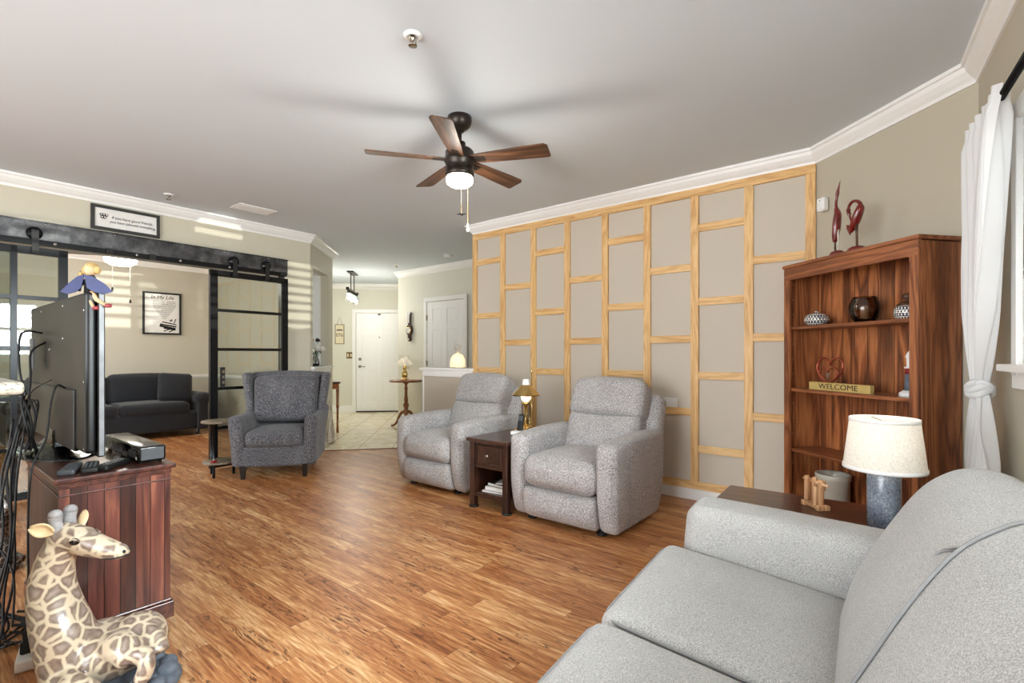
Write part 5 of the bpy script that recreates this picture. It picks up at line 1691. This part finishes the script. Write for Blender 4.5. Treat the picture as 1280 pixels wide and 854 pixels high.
# ------------------------------------------------------------------ foyer
pt = thing('pedestal_table', 'round mahogany pedestal table with tripod feet in the foyer', 'pedestal table', (5.20, 6.42, 0), .4)
mb = MB(); mb.lathe([(0, .735), (.25, .735), (.265, .742), (.27, .754), (.262, .768), (0, .77)], seg=40); mb.done('tabletop', 'mahogany', pt)
mb = MB(); mb.lathe([(.06, .735), (.05, .72), (.022, .70), (.02, .66), (.03, .63), (.022, .60), (.026, .50), (.034, .44), (.026, .41), (.04, .385), (.048, .36), (.04, .33), (.03, .31), (.036, .29), (.044, .26), (.04, .22), (.02, .20), (0, .19)], seg=24); mb.done('pedestal', 'mahogany', pt)
for i in range(3):
    a = 2*PI*i/3+3.6
    P = catmull([(.03, 0, .25), (.08, 0, .235), (.13, 0, .17), (.17, 0, .08), (.22, 0, .03), (.26, 0, .018)], 5)
    mb = MB(); mb.M = Matrix.Rotation(a, 4, 'Z'); mb.tube(P, [.028-.0006*j for j in range(len(P))], 10); mb.ball((.262, 0, .018), (.022, .018, .017), 10, 8); mb.done('leg', 'mahogany', pt)
gl_ = thing('milk_glass_lamp', 'brass lamp with ruffled milk glass shade on the foyer pedestal table', 'table lamp', (5.19, 6.44, .77))
mb = MB(); mb.lathe([(0, 0), (.065, 0), (.066, .012), (.055, .022), (.03, .03), (.045, .05), (.05, .08), (.045, .12), (.03, .15), (.022, .165), (.034, .185), (.034, .20), (.02, .215), (.018, .24)], seg=24); mb.done('base', 'brass', gl_)
mb = MB(); mb.tube([(.03, 0, .19), (.07, 0, .19)], .005, 8); mb.ball((.075, 0, .19), .012, 10, 8); mb.done('wick_knob', 'brass', gl_)
mb = MB()
def ruf(u, v):
    a = 2*PI*u
    r, z = [(.128, .235), (.124, .262), (.108, .292), (.084, .318), (.058, .338), (.05, .352), (.056, .372), (.074, .392)][int(round(v*7))]
    k = 1+(.05*math.sin(a*10) if v < .2 or v > .9 else .02*math.sin(a*10))
    return (r*k*math.cos(a), r*k*math.sin(a), z+(.006*math.sin(a*10) if v > .9 else 0))
mb.grid(ruf, 80, 7); mb.done('lamp_shade', 'milk_glass', gl_)
mb = MB(); mb.ball((0, 0, .285), (.024, .024, .034), 12, 8); mb.done('bulb', 'bulb_warm', gl_)
light('milk_glass_lamp_bulb', 'POINT', (5.19, 6.44, .77+.285), 4, (1, .86, .66), shadow_soft_size=.03)

br = thing('banjo_barometer', 'dark wood banjo barometer hanging on the foyer wall', 'barometer', (5.520, 6.70, 1.64), -PI/2)
mb = MB(); mb.prism([(-.045, .26), (.045, .26), (.052, .245), (.03, .235), (.026, .05), (.06, .02), (.075, -.045), (.06, -.10), (.03, -.13), (.03, -.16), (.04, -.20), (.02, -.235), (-.02, -.235), (-.04, -.20), (-.03, -.16), (-.03, -.13), (-.06, -.10), (-.075, -.045), (-.06, .02), (-.026, .05), (-.03, .235), (-.052, .245)], 0, .035)
mb.done('case', 'espresso', br, rot=R90, loc=(0, .0, 0), bevel=.004)
for (z, r_) in ((-.045, .058), (-.20, .022)):
    mb = MB(); mb.M = Matrix.Translation((0, -.035, z)) @ Matrix.Rotation(PI/2, 4, 'X'); mb.lathe([(r_, 0), (r_, .010), (r_*.85, .012), (r_*.85, .006), (0, .006)], seg=26); dl = mb.done('dial', 'paper_white', br)
    mb = MB(); mb.M = Matrix.Translation((0, -.035, z)) @ Matrix.Rotation(PI/2, 4, 'X'); mb.lathe([(r_*.88, .0), (r_*1.06, .0), (r_*1.06, .011), (r_*.88, .014)], seg=26, cap=False); mb.done('bezel_ring', 'brass', dl)
mb = MB(); mb.box((0, -.038, .15), (.02, .006, .14)); mb.done('thermometer', 'paper_white', br)

gj = thing('lit_glass_jar', 'bell-shaped frosted glass jar light with a ribbon bow on ledge', 'lantern', (4.14, 4.165, 1.023))
linen('frost_glass', (250, 240, 220))
mb = MB(); mb.lathe([(.088, .0), (.092, .01), (.09, .07), (.08, .12), (.055, .155), (.022, .172), (.018, .18), (.02, .19)], seg=32, cap=False); mb.done('glass', 'frost_glass', gj)
mb = MB(); mb.lathe([(0, 0), (.09, 0), (.09, .006), (0, .008)], seg=28); mb.done('base', 'nickel', gj)
mb = MB(); mb.lathe([(.018, .008), (.018, .05), (.0, .052)], seg=14); mb.done('candle', 'paper_cream', gj)
mb = MB(); mb.ball((0, 0, .063), (.007, .007, .014), 10, 8); mb.done('flame', 'flame', gj)
mb = MB(); mb.tube(catmull([(-.005, -.03, .185), (.0, -.02, .24), (.0, .01, .285), (.0, .045, .275), (.0, .05, .235), (.0, .02, .20)], 5), .006, 8); mb.tube(catmull([(0, .0, .19), (0, -.035, .22), (0, -.05, .25), (0, -.025, .262), (0, 0, .20)], 4), .005, 8); mb.done('bow', 'drift_wood', gj)
light('jar_flame', 'POINT', (4.14, 4.165, 1.10), 1.1, (1, .8, .52), shadow_soft_size=.02)

ch = thing('glass_chandelier', 'linear foyer pendant with five clear glass shades on two rods', 'chandelier', (5.05, 7.70, 0), PI/4)
mb = MB(); mb.box((0, 0, CEIL-.012), (.42, .11, .024)); mb.done('canopy', 'bronze', ch, bevel=.004)
for x in (-.13, .13):
    mb = MB(); mb.tube([(x, 0, CEIL-.02), (x, 0, 2.30)], .008, 8); mb.done('rod', 'bronze', ch)
mb = MB(); mb.box((0, 0, 2.295), (.78, .025, .025)).box((-.39, 0, 2.295), (.02, .05, .05)).box((.39, 0, 2.295), (.02, .05, .05)); mb.done('bar', 'bronze', ch, bevel=.002)
for i in range(5):
    x = -.31+.155*i
    mb = MB(); mb.lathe([(.02, 2.29), (.024, 2.25), (.03, 2.235), (.03, 2.225)], (x, 0, 0), 16); so = mb.done('socket', 'bronze', ch)
    mb = MB(); mb.lathe([(.03, 2.235), (.05, 2.22), (.052, 2.09)], (x, 0, 0), 22, cap=False); mb.done('glass_shade', 'clear_glass', ch)
    mb = MB(); mb.lathe([(.012, 2.23), (.022, 2.18), (.026, 2.15), (.018, 2.12), (0, 2.112)], (x, 0, 0), 14); mb.done('bulb', 'bulb_white', so)
for x in (-.25, .25):
    light('chandelier_lamp', 'POINT', (5.05+x*.7, 7.70+x*.7, 2.04), 14, (1, .965, .9), shadow_soft_size=.12)

# niche: vase of flowers
fv = thing('flower_vase', 'glass vase of white and dark flowers in the wall niche', 'vase', (3.395, 6.005, 1.032))
mb = MB(); mb.lathe([(.03, 0), (.042, .006), (.05, .03), (.042, .07), (.028, .11), (.024, .14), (.034, .165)], seg=24, cap=False); mb.done('vase_body', 'clear_glass', fv)
mb = MB(); mb.lathe([(0, .003), (.045, .006), (.05, .03), (.0, .034)], seg=20); mb.done('pebbles', 'black_matte', fv)
hd2 = [(-.01, -.03, .235, .062, 'petal_white'), (.06, -.05, .225, .058, 'petal_white'), (.03, .03, .26, .05, 'petal_white'), (-.06, -.02, .20, .05, 'petal_white'), (.03, -.0, .335, .04, 'petal_dark'), (-.045, .02, .34, .038, 'petal_yellow')]
for i, (x, y, z, r_, mm) in enumerate(hd2):
    mb = MB(); mb.tube(catmull([(0, 0, .03), (x*.4, y*.4, .13), (x, y, z)], 4), .003, 6); sm = mb.done('flower_stem', 'leaf_green', fv)
    mb = MB()
    for q in range(9):
        a = q*2.4; rr = r_*.55*math.sqrt(q/9)
        mb.ball((x+rr*math.cos(a), y+rr*math.sin(a), z+.012*math.cos(q*1.7)), (r_*.45, r_*.45, r_*.28), 8, 6, Matrix.Rotation(.6*math.cos(a), 3, 'Y') @ Matrix.Rotation(.6*math.sin(a), 3, 'X'))
    mb.done('bloom', mm, sm)
mb = MB()
for q in range(9):
    a = q*2.1
    P = [(0.01*math.cos(a), .01*math.sin(a), .15), (.05*math.cos(a), .05*math.sin(a), .19), (.085*math.cos(a), .085*math.sin(a), .17-.02*(q % 2))]
    mb.tube(catmull(P, 4), [.003, .007, .011, .013, .014, .012, .009, .005, .002], 6, flat=.25)
mb.done('foliage', 'leaf_green', fv)

# driftwood and the turned edge of a hall table at the end of the niche wall
dwd = thing('driftwood_sculpture', 'pale tangled driftwood piece standing on the tile beside the armchair', 'driftwood', (3.66, 6.07, .004), PI/4)
mb = MB()
for (P) in ([(-.10, 0, .02), (-.06, .01, .18), (-.02, .0, .36), (-.05, .0, .50)], [(-.04, .02, .02), (-.01, .01, .2), (.0, .0, .40), (-.03, .02, .56)], [(.03, 0, .02), (.045, .0, .16), (.02, .01, .32), (-.01, 0, .44)], [(.09, .02, .02), (.09, .0, .14), (.05, .0, .28), (.0, .01, .38)], [(-.10, 0, .03), (.0, .02, .02), (.10, .0, .03)], [(.09, 0, .03), (.10, 0, .10), (.06, 0, .22), (.07, .01, .30)]):
    pp2 = catmull(P, 5); mb.tube(pp2, [.026-.0011*i for i in range(len(pp2))], 8)
mb.ball((0, 0, .02), (.13, .05, .025), 14, 8)
mb.done('wood', 'drift_wood', dwd, remesh=.01, smooth_iter=3)
ht_ = thing('hall_console', 'narrow dark wood hall console at the end of niche wall', 'console', (4.150, 7.00, .004), math.atan2(3.67, .875))
mb = MB(); mb.box((0, .0, .755), (.56, .22, .03)); mb.done('tabletop', 'espresso', ht_, bevel=.005)
mb = MB(); mb.box((0, .0, .70), (.50, .19, .08)); mb.done('apron', 'mahogany', ht_)
for x in (-.235, .235):
    for y in (-.08, .08):
        mb = MB(); mb.lathe([(.018, 0), (.02, .05), (.016, .10), (.016, .36), (.024, .40), (.018, .44), (.022, .66), (.024, .70)], (x, y, 0), 14); mb.done('leg', 'mahogany', ht_)

# ceiling fan with a lit bowl in the study
f2 = thing('study_ceiling_fan', 'dark ceiling fan with bright white light bowl inside the study', 'ceiling fan', (1.77, 7.76, 0))
mb = MB(); mb.lathe([(.075, CEIL), (.07, 2.58), (.03, 2.55), (.03, 2.50), (.11, 2.49), (.12, 2.44), (.10, 2.40), (.09, 2.385)], seg=24); mb.done('motor_housing', 'bronze', f2)
mb = MB(); mb.lathe([(.165, 2.39), (.17, 2.37), (.16, 2.335), (.11, 2.305), (.04, 2.295), (0, 2.294)], seg=28, cap=False); mb.done('light_bowl', 'bulb_white', f2)
for i in range(5):
    a = .15+2*PI*i/5
    mb = MB(); mb.prism([(.10, .03), (.3, .055), (.58, .062), (.62, .04), (.62, -.04), (.58, -.062), (.3, -.055), (.10, -.03)], -.004, .004)
    o = mb.done('blade', 'espresso', f2); o.matrix_local = Matrix.Rotation(a, 4, 'Z') @ Matrix.Translation((0, 0, 2.43)) @ Matrix.Rotation(.18, 4, 'X')
for (dx, z) in ((-.1, 2.0), (.08, 1.86)):
    mb = MB(); mb.tube([(dx, -.08, 2.39), (dx, -.08, z)], .0018, 6); c_ = mb.done('pull_chain', 'nickel', f2)
    mb = MB(); mb.lathe([(.004, .02), (.012, .0), (.012, -.03), (0, -.034)], (dx, -.08, z), 10); mb.done('chain_fob', 'black_matte', c_)
light('study_fan_lamp', 'POINT', (1.77, 7.76, 2.22), 16, (1, .95, .86), shadow_soft_size=.12)
